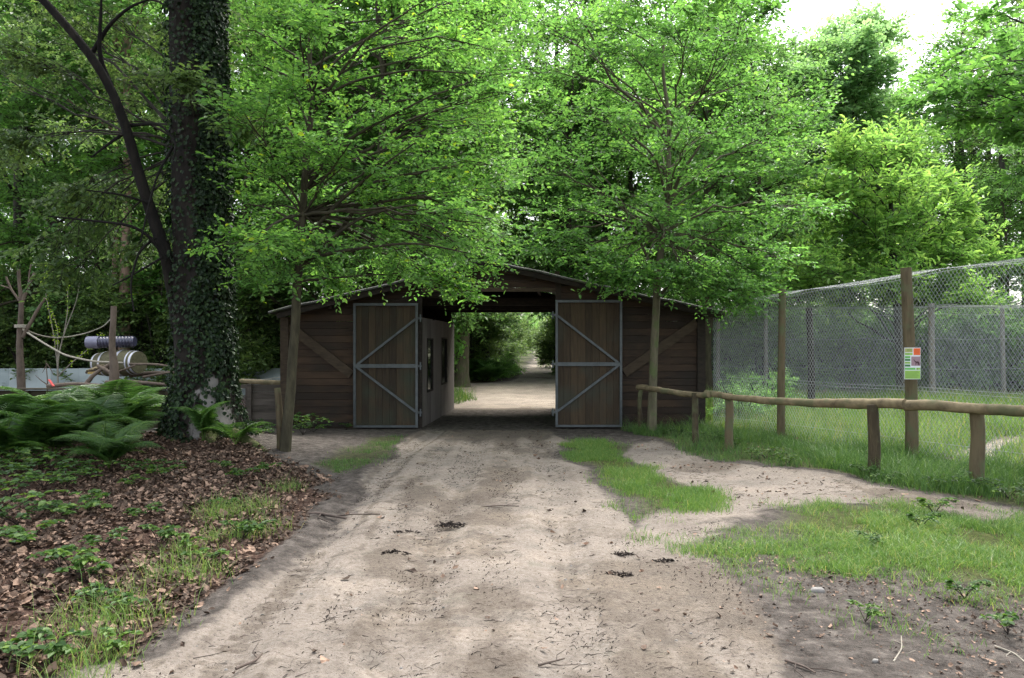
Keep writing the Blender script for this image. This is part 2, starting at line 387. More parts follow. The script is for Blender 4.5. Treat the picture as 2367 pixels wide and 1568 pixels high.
def ground_mat():
    m, nt, N, K = newmat('earth sand and litter')
    tc = N.new('ShaderNodeTexCoord')
    at = N.new('ShaderNodeVertexColor'); at.layer_name = 'mask'
    sep = N.new('ShaderNodeSeparateColor'); K.new(at.outputs['Color'], sep.inputs[0])

    def noise(s, d=6, ro=0.6, sc3=None):
        n = N.new('ShaderNodeTexNoise'); n.inputs['Scale'].default_value = s; n.inputs['Detail'].default_value = d; n.inputs['Roughness'].default_value = ro
        if sc3:
            mp = N.new('ShaderNodeMapping'); mp.inputs['Scale'].default_value = sc3; K.new(tc.outputs['Object'], mp.inputs[0]); K.new(mp.outputs[0], n.inputs[0])
        else: K.new(tc.outputs['Object'], n.inputs[0])
        return n

    def mix(f, a, b, mode='MIX'):
        x = N.new('ShaderNodeMix'); x.data_type = 'RGBA'; x.blend_type = mode
        if isinstance(f, float): x.inputs[0].default_value = f
        else: K.new(f, x.inputs[0])
        for i, v in ((6, a), (7, b)):
            if isinstance(v, tuple): x.inputs[i].default_value = (*v, 1)
            else: K.new(v, x.inputs[i])
        return x.outputs[2]

    def rr(src, stops):
        r = ramp(N, stops); K.new(src, r.inputs[0]); return r.outputs[0]

    def edge(ch, amount, lo, hi, s=5.0):
        n = noise(s, 7, 0.7)
        a = N.new('ShaderNodeMath'); a.operation = 'MULTIPLY_ADD'; K.new(n.outputs[0], a.inputs[0]); a.inputs[1].default_value = amount; K.new(ch, a.inputs[2])
        b = N.new('ShaderNodeMath'); b.operation = 'SUBTRACT'; K.new(a.outputs[0], b.inputs[0]); b.inputs[1].default_value = amount * 0.5
        mr = N.new('ShaderNodeMapRange'); mr.inputs[1].default_value = lo; mr.inputs[2].default_value = hi; K.new(b.outputs[0], mr.inputs[0])
        return mr.outputs[0]
    BW = lambda a, b: [(a, (0, 0, 0)), (b, (1, 1, 1))]
    # soil
    soil = rr(noise(7.0, 10, 0.78).outputs[0], [(0.36, (0.032, 0.027, 0.023)), (0.52, (0.085, 0.074, 0.065)), (0.66, (0.16, 0.14, 0.122))])
    soil = mix(rr(noise(55, 4).outputs[0], BW(0.6, 0.72)), soil, (0.13, 0.09, 0.07))
    # sand
    sand = rr(noise(1.1, 14, 0.72).outputs[0], [(0.28, (0.18, 0.155, 0.133)), (0.5, (0.26, 0.226, 0.192)), (0.68, (0.34, 0.291, 0.238))])
    sand = mix(rr(noise(2.1, 6, 0.65, (1, 1, 1)).outputs[0], BW(0.54, 0.72)), sand, (0.18, 0.163, 0.142))
    sand = mix(rr(noise(4.2, 9, 0.75).outputs[0], BW(0.62, 0.76)), sand, (0.13, 0.105, 0.09))
    sand = mix(rr(noise(1.4, 5).outputs[0], BW(0.62, 0.8)), sand, (0.20, 0.195, 0.155))
    sand = mix(rr(noise(9.0, 5).outputs[0], BW(0.68, 0.76)), sand, (0.36, 0.345, 0.32))
    sand = mix(rr(noise(90, 4, 0.7).outputs[0], BW(0.58, 0.70)), sand, (0.085, 0.064, 0.052))
    sand = mix(rr(noise(160, 3, 0.7).outputs[0], [(0.3, (0.75, 0.75, 0.75)), (0.7, (1.15, 1.13, 1.1))]), sand, sand, 'MULTIPLY') if False else sand
    sand = mix(rr(noise(26, 6, 0.75).outputs[0], [(0.40, (0.0, 0.0, 0.0)), (0.60, (1, 1, 1))]), mix(1.0, sand, (0.80, 0.785, 0.77), 'MULTIPLY'), sand)
    sand = mix(rr(noise(40, 5, 0.8).outputs[0], BW(0.555, 0.63)), sand, (0.10, 0.082, 0.07))
    sand = mix(rr(noise(34, 5, 0.8, (1, 1, 1)).outputs[0], BW(0.66, 0.70)), sand, (0.46, 0.43, 0.39))
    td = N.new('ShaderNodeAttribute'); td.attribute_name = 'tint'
    sand = mix(td.outputs['Fac'], sand, mix(1.0, sand, (1.75, 1.72, 1.66), 'MULTIPLY'))  # sand colour lifted beyond the shed to paint in the clearing's sunlight
    gv = mix(1.0, sand, (0.62, 0.60, 0.575), 'MULTIPLY')
    sand = mix(edge(at.outputs['Alpha'], 1.1, 0.30, 0.85, 14.0), sand, gv)
    col = mix(edge(sep.outputs[0], 0.95, 0.30, 0.58, 6.0), soil, sand)
    lit = rr(noise(38, 6, 0.75).outputs[0], [(0.32, (0.02, 0.013, 0.010)), (0.5, (0.065, 0.038, 0.028)), (0.62, (0.12, 0.08, 0.06)), (0.75, (0.21, 0.155, 0.12))])
    col = mix(edge(sep.outputs[1], 0.5, 0.35, 0.6, 6.0), col, lit)
    gr = rr(noise(14, 6, 0.7).outputs[0], [(0.3, (0.03, 0.032, 0.013)), (0.55, (0.06, 0.075, 0.02)), (0.75, (0.11, 0.095, 0.05))])
    col = mix(edge(sep.outputs[2], 0.9, 0.35, 0.95, 7.0), col, gr)
    p = N.new('ShaderNodeBsdfPrincipled'); p.inputs['Roughness'].default_value = 0.95; p.inputs['Specular IOR Level'].default_value = 0.12
    K.new(col, p.inputs['Base Color'])
    nb = noise(24, 10, 0.75); b = N.new('ShaderNodeBump'); b.inputs['Strength'].default_value = 1.0; b.inputs['Distance'].default_value = 0.03
    K.new(nb.outputs[0], b.inputs['Height']); K.new(b.outputs[0], p.inputs['Normal'])
    o = N.new('ShaderNodeOutputMaterial'); K.new(p.outputs[0], o.inputs[0])
    return m


M['ground'] = ground_mat()

# ------------------------------------------------------------------ ground sheet, cut into track, footpath, forest floor and the rest


def graded(segs):
    out = [segs[0][0]]
    for a, b, s in segs:
        n = max(1, int(round((b - a) / s))); out += list(np.linspace(a, b, n + 1)[1:])
    return np.array(out)


def build_ground():
    xs = graded([(-420, -60, 40), (-60, -20, 5), (-20, -6, 0.5), (-6, -3.5, 0.07), (-3.5, 4, 0.025), (4, 8, 0.06), (8, 20, 0.5), (20, 60, 5), (60, 420, 40)])
    ys = graded([(-60, -10, 10), (-10, 2.6, 1.0), (2.6, 9, 0.025), (9, 13, 0.05), (13, 34, 0.16), (34, 60, 1.0), (60, 120, 5), (120, 900, 60)])
    X, Y = np.meshgrid(xs, ys); x = X.ravel(); y = Y.ravel()
    wx = x + 0.25 * (vn(x, y, 0.5, 9) - 0.5) + 0.5 * (vn(x, y, 1.6, 2) - 0.5)
    wy = y + 0.25 * (vn(x, y, 0.5, 19) - 0.5) + 0.5 * (vn(x, y, 1.6, 22) - 0.5)
    S = lambda p: sdf(p, wx, wy)
    tr = sst(-0.25, 0.25, S(TRACK)); cl = sst(-0.5, 0.5, S(CLEAR)); rd = sst(-0.3, 0.3, S(ROAD)); ft = sst(-0.3, 0.25, S(FOOT))
    # the soil grows darker towards lower right of the track, where litter and earth mix in
    sand = np.maximum.reduce([tr, cl, rd * 0.9, ft * 0.92])
    dirt = sst(0.5, 2.9, x - 0.25 * (y - 4)) * sst(8.5, 5.5, y)
    sand = sand * (1 - 0.85 * dirt * sst(0.25, 0.6, fbm(x, y, 0.9, 4, 4) + 0.35 * dirt - 0.1))
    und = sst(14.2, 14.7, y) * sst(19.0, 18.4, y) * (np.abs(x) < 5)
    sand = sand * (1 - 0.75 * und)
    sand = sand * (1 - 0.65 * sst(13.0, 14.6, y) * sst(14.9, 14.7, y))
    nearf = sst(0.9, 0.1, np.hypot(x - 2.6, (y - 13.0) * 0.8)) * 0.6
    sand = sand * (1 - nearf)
    li = sst(-0.2, 0.4, S(LITTER)); fw = sst(-0.5, 0.5, -np.maximum.reduce([S(TRACK), S(CLEAR), S(ROAD), S(FOOT), S(ENCL), S(VERGE), S(GRASS_RIGHT), S(GRASS_MID)])) * sst(18, 20, y)
    li = np.maximum(li, fw * 0.9 * sst(40, 28, y))
    li = np.maximum(li, 0.34 * dirt * sst(0.8, 1.8, x - 0.4))
    ga = np.maximum.reduce([sst(-0.25, 0.45, S(GRASS_MID)), sst(-0.25, 0.6, S(GRASS_RIGHT)), 0.75 * sst(-0.2, 0.2, S(GRASS_LEFT)), sst(-0.2, 0.2, S(VERGE)) * 0.85, sst(-0.3, 0.3, S(ENCL)) * 0.8])
    ga = np.maximum(ga, fw * 0.75 * sst(28, 40, y))
    trail = sst(0.5, 0.15, linedist([(6.6, 11.0), (8.2, 12.6), (10.5, 14.2)], wx, wy))
    ga = ga * (1 - 0.9 * trail)
    sand = np.maximum(sand * (1 - ga), trail * 0.7)
    z = gz(x, y)
    for rt in RUTS:
        dd = linedist(rt, x, y)
        z = z - 0.035 * np.exp(-(dd / 0.16) ** 2) + 0.016 * np.exp(-((dd - 0.26) / 0.09) ** 2)
    dd = linedist(RUTS[0], x, y); along = (y * 2.2 + x)
    z = z + 0.008 * np.sin(along * 40) * np.exp(-(dd / 0.13) ** 2)
    z = z + 0.02 * (vn(x, y, 0.09, 6) - 0.5) * (1 - sst(0.2, 0.6, sand)) * (y < 16) + 0.012 * (fbm(x, y, 0.28, 3, 6) - 0.5) * (y < 16)
    nx, ny = len(xs), len(ys)
    i, j = np.meshgrid(np.arange(ny - 1), np.arange(nx - 1), indexing='ij')
    Q = np.stack([i * nx + j, i * nx + j + 1, (i + 1) * nx + j + 1, (i + 1) * nx + j], -1).reshape(-1, 4)
    V = np.stack([x, y, z], -1)
    cls = np.zeros(len(x), int)
    cls[S(FOOT) > 0] = 2
    cls[S(LITTER) > 0] = 3
    cls[(S(TRACK) > 0) | (S(CLEAR) > 0) | (S(ROAD) > 0)] = 1
    cls[(S(GRASS_RIGHT) > 0) | (S(GRASS_MID) > 0) | (S(VERGE) > 0) | (S(ENCL) > 0)] = 4
    fc = cls[Q[:, 0]]
    damp = 0.55 * sst(0.45, 0.68, fbm(x * 2.2, y * 0.6, 1.1, 5, 21)) + 0.5 * sst(0.5, 0.7, fbm(x, y, 0.55, 4, 25))
    cen = np.exp(-((linedist(RUTS[1], x, y) - 0.42) / 0.28) ** 2) * 0.35
    damp = damp + cen + 0.9 * np.exp(-(linedist([tuple(G(1165, 992)), tuple(G(1172, 1035))], x, y) / 0.13) ** 2)
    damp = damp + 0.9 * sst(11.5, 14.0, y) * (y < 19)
    for q_, w_ in (((1060, 1160), .45), ((905, 1290), .35), ((1010, 1240), .3), ((1350, 1050), .4), ((1450, 1340), .55), ((1600, 1400), .7)):
        g_ = G(*q_); damp = damp + 0.5 * np.exp(-(((x - g_[0]) / w_) ** 2 + ((y - g_[1]) / (w_ * 1.6)) ** 2))
    for rt in RUTS[:1]:
        dd = linedist(rt, x, y); damp = damp * (1 - 0.8 * np.exp(-(dd / 0.3) ** 2)); damp = damp + 0.6 * np.exp(-((dd - 0.17) / 0.035) ** 2) * (vn(x, y, 0.35, 3) > .35)
    for k_, rt in enumerate(RUTS):
        dd = linedist(rt, x, y); w_ = np.exp(-(dd / 0.42) ** 2)
        damp = damp + w_ * (0.9, .35, .35)[k_] * (sst(0.48, 0.72, vn(dd, y, 0.06, 3 + k_) * 0.4 + vn(dd * 14, y * 0.5, 1.0, 7 + k_) * 0.6) - 0.25)
    damp = np.clip(damp, 0, 1)
    sun_tone = sst(18.7, 19.6, y) * sst(34, 28, y) * (0.6 + 0.4 * sst(.3, .6, fbm(x, y, 1.5, 3, 41)))       # sunlight on the open clearing, painted in as paler sand
    damp = damp * (1 - 0.8 * sun_tone)
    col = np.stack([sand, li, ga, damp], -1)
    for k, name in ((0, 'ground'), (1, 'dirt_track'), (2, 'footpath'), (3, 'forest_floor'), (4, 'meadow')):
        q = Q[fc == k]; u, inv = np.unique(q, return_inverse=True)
        mb = MB(); mb.add(V[u], inv.reshape(-1, 4), sun_tone[u])
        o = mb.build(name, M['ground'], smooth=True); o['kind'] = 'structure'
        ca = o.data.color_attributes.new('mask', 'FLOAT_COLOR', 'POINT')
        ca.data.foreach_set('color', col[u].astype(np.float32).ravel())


build_ground()


# ------------------------------------------------------------------ gate building
def Bx(x, y): return x + 0.0665 * (y - 14.56)       # the building runs very slightly to the right as it goes back


Y0, Y1 = 14.56, 18.92
XL, XR, OL, OR, RX = -4.33, 3.64, -1.79, 0.82, -0.46
ZL, ZR, ZT = 2.12, 2.16, 3.07


def roofz(x): return ZL + (x - XL - 0.0) * (ZT - ZL) / (RX - XL) if x < RX else ZT + (x - RX) * (ZR - ZT) / (XR - RX)


def roofx(z, left): return XL + (z - ZL) * (RX - XL) / (ZT - ZL) if left else RX + (ZT - z) * (XR - RX) / (ZT - ZR)


bld = empty('gate_building', (-0.4, Y0, 0), 'dark brown timber shed with a low gable roof and a drive-through passage over the track', 'building')


def bpart(mb, name, mat, parent=None, smooth=False):
    o = mb.build(name, mat, None, smooth)
    p = parent or bld
    o.parent = p
    q = p; off = Vector((0, 0, 0))
    while q is not None: off += q.location; q = q.parent
    o.location = -off
    return o


def hboards(mb, x0, x1, z0, z1, y, t=0.022, h=0.135, clip=True, sx=None):
    z = z0
    while z < z1 - 0.01:
        za, zb = z + 0.003, min(z + h - 0.003, z1)
        xs = [(x0, x0), (x1, x1)]
        xa0 = x0; xa1 = x0; xb0 = x1; xb1 = x1
        if clip:
            xa0 = max(x0, roofx(za, True)) if za > ZL else x0; xa1 = max(x0, roofx(zb, True)) if zb > ZL else x0
            xb0 = min(x1, roofx(za, False)) if za > ZR else x1; xb1 = min(x1, roofx(zb, False)) if zb > ZR else x1
        if xb1 - xa1 > 0.02:
            dy = R.uniform(-0.003, 0.003); tt = R.random()
            prism_xz(mb, [(xa0, za), (xb0, za), (xb1, zb), (xa1, zb)], y - t + dy, y, tt)
        z += h


mb = MB(); hboards(mb, XL + 0.05, OL - 0.02, 0.0, ZT, Y0); bpart(mb, 'front_wall', M['wall'])
mb = MB(); hboards(mb, OR + 0.10, XR - 0.02, 0.0, ZT, Y0); bpart(mb, 'front_wall', M['wall'])
mb = MB(); hboards(mb, OL - 0.02, OR + 0.10, 2.66, ZT - 0.02, Y0 - 0.03); bpart(mb, 'gable_board', M['wall'])
mb = MB()                                              # back wall with the same opening, lower lintel
for xa, xb, z0, z1 in ((XL, OL, 0, ZT), (OR + 0.05, XR, 0, ZT), (OL, OR + 0.05, 2.37, ZT)):
    z = z0
    while z < z1:
        zb = min(z + 0.14, z1)
        a0, b0 = max(xa, roofx(z, True) if z > ZL else xa), min(xb, roofx(z, False) if z > ZR else xb)
        a1, b1 = max(xa, roofx(zb, True) if zb > ZL else xa), min(xb, roofx(zb, False) if zb > ZR else xb)
        if b1 - a1 > 0.02:
            prism_xz(mb, [(Bx(a0, Y1), z + .001), (Bx(b0, Y1), z + .001), (Bx(b1, Y1), zb), (Bx(a1, Y1), zb)], Y1 - 0.03, Y1, R.random())
        z += 0.14
bpart(mb, 'back_wall', M['inner'])
for xs_ in (XL, XR):
    mb = MB(); z = 0
    while z < ZL:
        zb = min(z + 0.138, ZL)
        s = 0.0 if xs_ < 0 else -0.02
        hexa(mb, [(xs_ + s, Y0 + .02, z), (xs_ + s + .022, Y0 + .02, z), (Bx(xs_, Y1) + s + .022, Y1 - .04, z), (Bx(xs_, Y1) + s, Y1 - .04, z),
                  (xs_ + s, Y0 + .02, zb), (xs_ + s + .022, Y0 + .02, zb), (Bx(xs_, Y1) + s + .022, Y1 - .04, zb), (Bx(xs_, Y1) + s, Y1 - .04, zb)], R.random())
        z += 0.14
    bpart(mb, 'side_wall', M['wall'])
# posts
for x, w, zt in ((XL + 0.04, 0.15, 2.10), (OL + 0.045, 0.10, 2.78), (OR + 0.05, 0.10, 2.82), (XR - 0.07, 0.15, 2.12)):
    mb = MB(); box(mb, x - w / 2, x + w / 2, Y0 - 0.10, Y0 - 0.026, 0.0, zt, R.random())
    bpart(mb, 'corner_post' if w > 0.12 else 'gate_post', M['brace'] if x < -4 else M['inner'])
mb = MB(); box(mb, OL + 0.10, OR, Y0 - 0.085, Y0 - 0.035, 2.585, 2.655, 0.7); bpart(mb, 'lintel', M['brace'])
mb = MB(); box(mb, OR - 0.01, OR + 0.08, Y0 - 0.06, Y0 - 0.034, 2.83, 2.97, 0.4); bpart(mb, 'gable_strut', M['brace'])
for a, b in (((XL + 0.12, 1.93), (OL - 1.24, 1.02)), ((XR - 0.15, 2.0), (OR + 1.30, 1.05))):
    mb = MB(); beam(mb, (a[0], Y0 - 0.055, a[1]), (b[0], Y0 - 0.055, b[1]), 0.045, 0.17, 0.5); bpart(mb, 'brace', M['brace'])
# low rails of the wall
mb = MB(); box(mb, XL + 0.12, OL - 1.3, Y0 - 0.05, Y0 - 0.026, 0.02, 0.12, 0.3); bpart(mb, 'sill', M['inner'])
# roof: two sheets with fascia, ribbed
YF, YB = 14.20, 19.30
for left in (True, False):
    mb = MB()
    xe = XL - 0.16 if left else XR + 0.40
    ze = ZL - 0.02 if left else ZR - 0.075
    ny = 120; ys = np.linspace(YF, YB, ny)
    ns = 10; t = np.linspace(0, 1, ns)
    wav = 0.014 * np.sin(ys * 2 * math.pi / 0.18)
    up = []
    for k in (0.075, 0.045):
        for tt in t:
            x = RX + (xe - RX) * tt; z = ZT + 0.03 + (ze - ZT) * tt
            sag = -0.02 * math.sin(tt * math.pi) + 0.012 * math.sin(tt * 23 + (0 if left else 2))
            up.append(np.stack([x + 0.0665 * (ys - 14.56), ys, z + k + sag + wav], -1))
    V = np.concatenate(up)
    i, j = np.meshgrid(np.arange(ns - 1), np.arange(ny - 1), indexing='ij')
    q = np.stack([i * ny + j, i * ny + j + 1, (i + 1) * ny + j + 1, (i + 1) * ny + j], -1).reshape(-1, 4)
    mb.add(V, np.concatenate([q, q[:, ::-1] + ns * ny]), 0.5)
    rim = list(range(0, ns * ny, ny)); e = [[a, b, b + ns * ny, a + ns * ny] for a, b in zip(rim[:-1], rim[1:])]
    e += [[b + ny - 1, a + ny - 1, a + ny - 1 + ns * ny, b + ny - 1 + ns * ny] for a, b in zip(rim[:-1], rim[1:])]
    e += [[(ns - 1) * ny + j, (ns - 1) * ny + j + 1, (ns - 1) * ny + j + 1 + ns * ny, (ns - 1) * ny + j + ns * ny] for j in range(ny - 1)]
    mb.add(V, np.array(e), 0.3)
    roof = bpart(mb, 'roof', M['roof'], smooth=False)
    mb = MB(); beam(mb, (RX, YF + 0.06, ZT + 0.0), (xe + (0.12 if left else -0.12), YF + 0.06, ze + 0.01), 0.035, 0.09, 0.4); bpart(mb, 'fascia', M['inner'], roof)
mb = MB(); tube(mb, [(RX, YF - 0.01, ZT + 0.115), (Bx(RX, YB), YB + 0.01, ZT + 0.115)], 0.045, 8); bpart(mb, 'ridge_cap', M['roof'])
# purlins and ceiling beams
for x in (-3.4, -2.4, -1.3, 0.4, 1.6, 2.8):
    mb = MB(); z = roofz(x) - 0.05; beam(mb, (x, YF + 0.12, z), (Bx(x, YB - 0.1), YB - 0.1, z), 0.06, 0.09, 0.5); bpart(mb, 'purlin', M['inner'])
for y in (15.7, 16.9, 18.0):
    mb = MB(); box(mb, Bx(OL, y) - 0.5, Bx(OR, y) + 0.5, y - 0.04, y + 0.04, 2.37 + 0.01 * (y - 15), 2.53, 0.5); bpart(mb, 'ceiling_beam', M['inner'])
# passage walls: vertical boards split round the window openings
WIN = [(15.11, 15.80, 0.64, 1.71), (16.92, 17.70, 0.69, 1.74)]


def pquad(mb, xo, th, ya, yb, za, zb, tint, mat=0):
    hexa(mb, [(Bx(xo, ya) - th, ya, za), (Bx(xo, ya), ya, za), (Bx(xo, yb), yb, za), (Bx(xo, yb) - th, yb, za),
              (Bx(xo, ya) - th, ya, zb), (Bx(xo, ya), ya, zb), (Bx(xo, yb), yb, zb), (Bx(xo, yb) - th, yb, zb)], tint, mat)


mb = MB(); cuts = sorted(set([Y0 + 0.005, Y1 - 0.035] + [w[0] for w in WIN] + [w[1] for w in WIN]))
for a, b in zip(cuts[:-1], cuts[1:]):
    n = max(1, round((b - a) / 0.23)); ed = np.linspace(a, b, n + 1)
    for ya, yb in zip(ed[:-1], ed[1:]):
        tt = R.random(); w = [w for w in WIN if w[0] - 1e-3 <= ya and yb <= w[1] + 1e-3]
        if w:
            pquad(mb, OL + 0.08, 0.03, ya + .002, yb - .002, 0.0, w[0][2], tt); pquad(mb, OL + 0.08, 0.03, ya + .002, yb - .002, w[0][3], 2.1, tt)
        else: pquad(mb, OL + 0.08, 0.03, ya + .002, yb - .002, 0.0, 2.1 - 0.02 * (R.random() < .3), tt)
pw = bpart(mb, 'passage_wall', M['passage'])
mb = MB(); ya = Y0
while ya < Y1 - 0.05:
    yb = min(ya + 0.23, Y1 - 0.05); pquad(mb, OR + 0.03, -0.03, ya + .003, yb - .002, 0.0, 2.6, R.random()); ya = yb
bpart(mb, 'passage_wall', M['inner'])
glass, _nt, _N, _K = newmat('dusty window glass')
_p = _N.new('ShaderNodeBsdfPrincipled'); _p.inputs['Base Color'].default_value = (0.02, 0.025, 0.022, 1); _p.inputs['Roughness'].default_value = 0.06
_o = _N.new('ShaderNodeOutputMaterial'); _K.new(_p.outputs[0], _o.inputs[0])
for w in WIN:
    f = MB(); s = 0.035
    for (a, b, c, d) in ((w[0] + .001, w[1] - .001, w[2] + .001, w[2] + s), (w[0] + .001, w[1] - .001, w[3] - s, w[3] - .001), (w[0] + .001, w[0] + s, w[2] + s, w[3] - s), (w[1] - s, w[1] - .001, w[2] + s, w[3] - s)):
        pquad(f, OL + 0.092, 0.05, a, b, c, d, 0.2)
    fo = bpart(f, 'window', M['inner'])
    g = MB(); pquad(g, OL + 0.062, 0.006, w[0] + s, w[1] - s, w[2] + s, w[3] - s, 0.5); bpart(g, 'pane', glass, fo)
# folding gate leaves, open flat against the front


def gate_leaf(x0, x1, z0, z1, hinge_right, mat):
    mb = MB(); n = 9; xs = np.linspace(x0 + 0.02, x1 - 0.02, n + 1); yb = Y0 - 0.115
    for a, b in zip(xs[:-1], xs[1:]): box(mb, a + .002, b - .002, yb - 0.02 + R.uniform(-.002, .002), yb, z0 + 0.02, z1 - 0.02, R.random())
    door = bpart(mb, 'gate_leaf', mat)
    f = MB(); y = yb - 0.045; w = 0.045; T = 0.04

    def bar(a, b, ww=w, dy=0.0): beam(f, (a[0], y + dy, a[1]), (b[0], y + dy, b[1]), T, ww, R.random())
    box(f, x0, x0 + w, y - T / 2, y + T / 2, z0, z1, 0.4); box(f, x1 - w, x1, y - T / 2, y + T / 2, z0, z1, 0.6)
    box(f, x0 + w, x1 - w, y - T / 2 + .001, y + T / 2, z0, z0 + 0.04, 0.4); box(f, x0 + w, x1 - w, y - T / 2 + .001, y + T / 2, z1 - 0.045, z1, 0.5)
    zm = z0 + (z1 - z0) * 0.495
    box(f, x0 + w, x1 - w, y - T / 2 + .001, y + T / 2, zm - 0.035, zm + 0.035, 0.5)
    bpart(f, 'steel_frame', M['galv'], door)
    out, hin = (x0 + w + 0.03, x1 - w) if hinge_right else (x1 - w - 0.03, x0 + w)
    for zz, ze in ((zm + 0.03, z1 - 0.30), (zm - 0.03, z0 + 0.30)):
        f = MB(); beam(f, (out, y - .004, zz), (hin, y - .004, ze), T, 0.042, 0.5); bpart(f, 'diagonal_bar', M['galv'], door)
    hx = x1 if hinge_right else x0
    for z in (z0 + 0.28, zm, z1 - 0.28):
        h = MB(); sgn = 1 if hinge_right else -1
        box(h, min(hx, hx + sgn * 0.075), max(hx, hx + sgn * 0.075), y - 0.012, y + 0.012, z - 0.02, z + 0.02, 0.7)
        tube(h, [(hx + sgn * 0.05, y - 0.02, z - 0.07), (hx + sgn * 0.05, y - 0.02, z + 0.07)], 0.016, 8); bpart(h, 'hinge', M['galv'], door)
    f = MB(); ox = x0 + 0.02 if hinge_right else x1 - 0.02
    tube(f, [(ox, y - 0.03, 0.05), (ox, y - 0.03, 0.55)], 0.010, 6); bpart(f, 'drop_bolt', M['galv'], door)
    return door


gate_leaf((817 - CX) / F * 14.4, (966 - CX) / F * 14.4, 0.03, 2.36, True, M['doorwood_green'])
gate_leaf((1284 - CX) / F * 14.4, (1438 - CX) / F * 14.4, 0.04, 2.42, False, M['doorwood'])

# ------------------------------------------------------------------ trees


def limb(p0, p1, n=10, lift=0.25, jit=0.05):
    p0 = np.array(p0, float); p1 = np.array(p1, float); L = np.linalg.norm(p1 - p0)
    mid = (p0 + p1) / 2 + np.array([0, 0, lift * L]) + R.normal(0, jit * L, 3)
    t = np.linspace(0, 1, n)[:, None]
    P = (1 - t) ** 2 * p0 + 2 * t * (1 - t) * mid + t * t * p1
    P[1:-1] += R.normal(0, jit * 0.12 * L, (n - 2, 3))
    return P


def foliage(tr, cr, trunk, tr_r, blobs, nsub, ntw, twl, nlf, leafL, wr=0.6, droop=0.0, simple=False, flatn=0.45, tint=(0.45, 0.2), ytip=0.0, limbr=0.3, lift=0.12, bark=1, low=0.25):
    """limbs to every blob, branches inside it, twigs on the branches, leaves along the twigs"""
    trunk = np.asarray(trunk, float); TZ = trunk[:, 2]
    P0s, P1s, TT, OUT = [], [], [], []
    ctr = np.mean([b[0] for b in blobs], axis=0)
    for c, r in blobs:
        c = np.asarray(c, float); r = np.asarray(r, float) * np.ones(3)
        hd = np.min(np.hypot(trunk[:, 0] - c[0], trunk[:, 1] - c[1]))
        za = c[2] - (0.25 + R.random() * 0.5) * hd - 0.2
        za = np.clip(za, TZ[0] + (TZ[-1] - TZ[0]) * low, TZ[-1])
        k = int(np.argmin(np.abs(TZ - za))); k = min(max(k, 1), len(trunk) - 1)
        p0 = trunk[k]; L = limb(p0, c, 10, lift, 0.08)
        r0 = max(0.006, min(tr_r[k] * 0.6, limbr * 0.02 * np.linalg.norm(c - p0) + 0.012))
        tube(tr, L, [r0, 0.006], 5, 0.4, 0, cap=False)
        for s in range(nsub):
            v = R.normal(0, 1, 3); v /= np.linalg.norm(v); q = c + v * r * (0.35 + 0.65 * R.random() ** 0.5)
            j = R.integers(4, 10); B = limb(L[j], q, 7, 0.08, 0.10)
            tube(cr, B, [max(0.004, r0 * 0.35), 0.003], 3, 0.3, bark, cap=False)
            m = ntw
            ti = R.uniform(1.5, 6, m); i0 = ti.astype(int).clip(0, 5); fr = (ti - i0)[:, None]
            a = B[i0] * (1 - fr) + B[i0 + 1] * fr
            bd = nrm(B[-1] - B[0])
            d = nrm(bd * 0.7 + R.normal(0, 0.8, (m, 3)) * np.array([1, 1, flatn]) + np.array([0, 0, -droop]))
            P0s.append(a); P1s.append(a + d * (twl * R.uniform(0.6, 1.25, m))[:, None])
            TT.append(np.full(m, R.normal(0, 0.10)))
    P0 = np.concatenate(P0s); P1 = np.concatenate(P1s); TT = np.concatenate(TT)
    prisms(cr, P0, P1, leafL * 0.04, leafL * 0.02, 0.3, bark)
    n = len(P0); u = (np.arange(nlf) + 0.6) / nlf
    pos = P0[:, None] + (P1 - P0)[:, None] * u[None, :, None]
    td = nrm(P1 - P0); sd = nrm(np.cross(td, np.array([0, 0, 1.0]) + R.normal(0, 0.25, (n, 3))))
    sg = np.where(np.arange(nlf) % 2 == 0, 1.0, -1.0)[None, :, None]
    D = td[:, None] * 0.65 + sd[:, None] * sg * 0.9 + R.normal(0, 0.28, (n, nlf, 3)) + np.array([0, 0, -droop * 0.6])
    Nn = np.array([0, 0, 1.0]) + R.normal(0, 0.42, (n, nlf, 3))
    Lf = leafL * R.uniform(0.45, 1.35, (n, nlf))
    t = tint[0] + TT[:, None] + R.normal(0, tint[1] * 0.5, (n, nlf)) + ytip * (u[None] ** 3)
    leaves(cr, (pos + sd[:, None] * sg * leafL * 0.08).reshape(-1, 3), D.reshape(-1, 3), Nn.reshape(-1, 3), Lf.ravel(), wr, np.clip(t, 0, 1).ravel(), 0, simple)


def region(poly, n, d0, dd, rad, nz=0.6, ztop=None):
    """n leafy masses spread evenly through a crown volume whose outline is poly"""
    poly = np.asarray(poly, float); out = []; mn = poly.min(0); mx = poly.max(0)
    cand = R.uniform(mn, mx, (n * 40, 2)); cand = cand[sdf(poly, cand[:, 0], cand[:, 1]) > 0]
    pts = [cand[0]]
    for _ in range(n - 1):
        k = cand[R.integers(0, len(cand), 12)]
        dm = np.min(np.linalg.norm(k[:, None] - np.array(pts)[None], axis=2), axis=1); pts.append(k[np.argmax(dm)])
    for p in pts:
        d = d0 + R.uniform(-dd, dd)
        out.append((W(p[0], p[1], d), np.array([1, 1, nz]) * rad * R.uniform(0.75, 1.25)))
    return out


def wpath(pts, n):
    return smooth_path([W(*p) for p in pts], n)


def mk_tree(name, base, label, cat='tree', group=None):
    return empty(name, (float(base[0]), float(base[1]), float(base[2])), label, cat, group)


def put(mb, name, mats, root, smooth=False):
    o = mb.build(name, mats, root, smooth); o.location = -root.location; return o


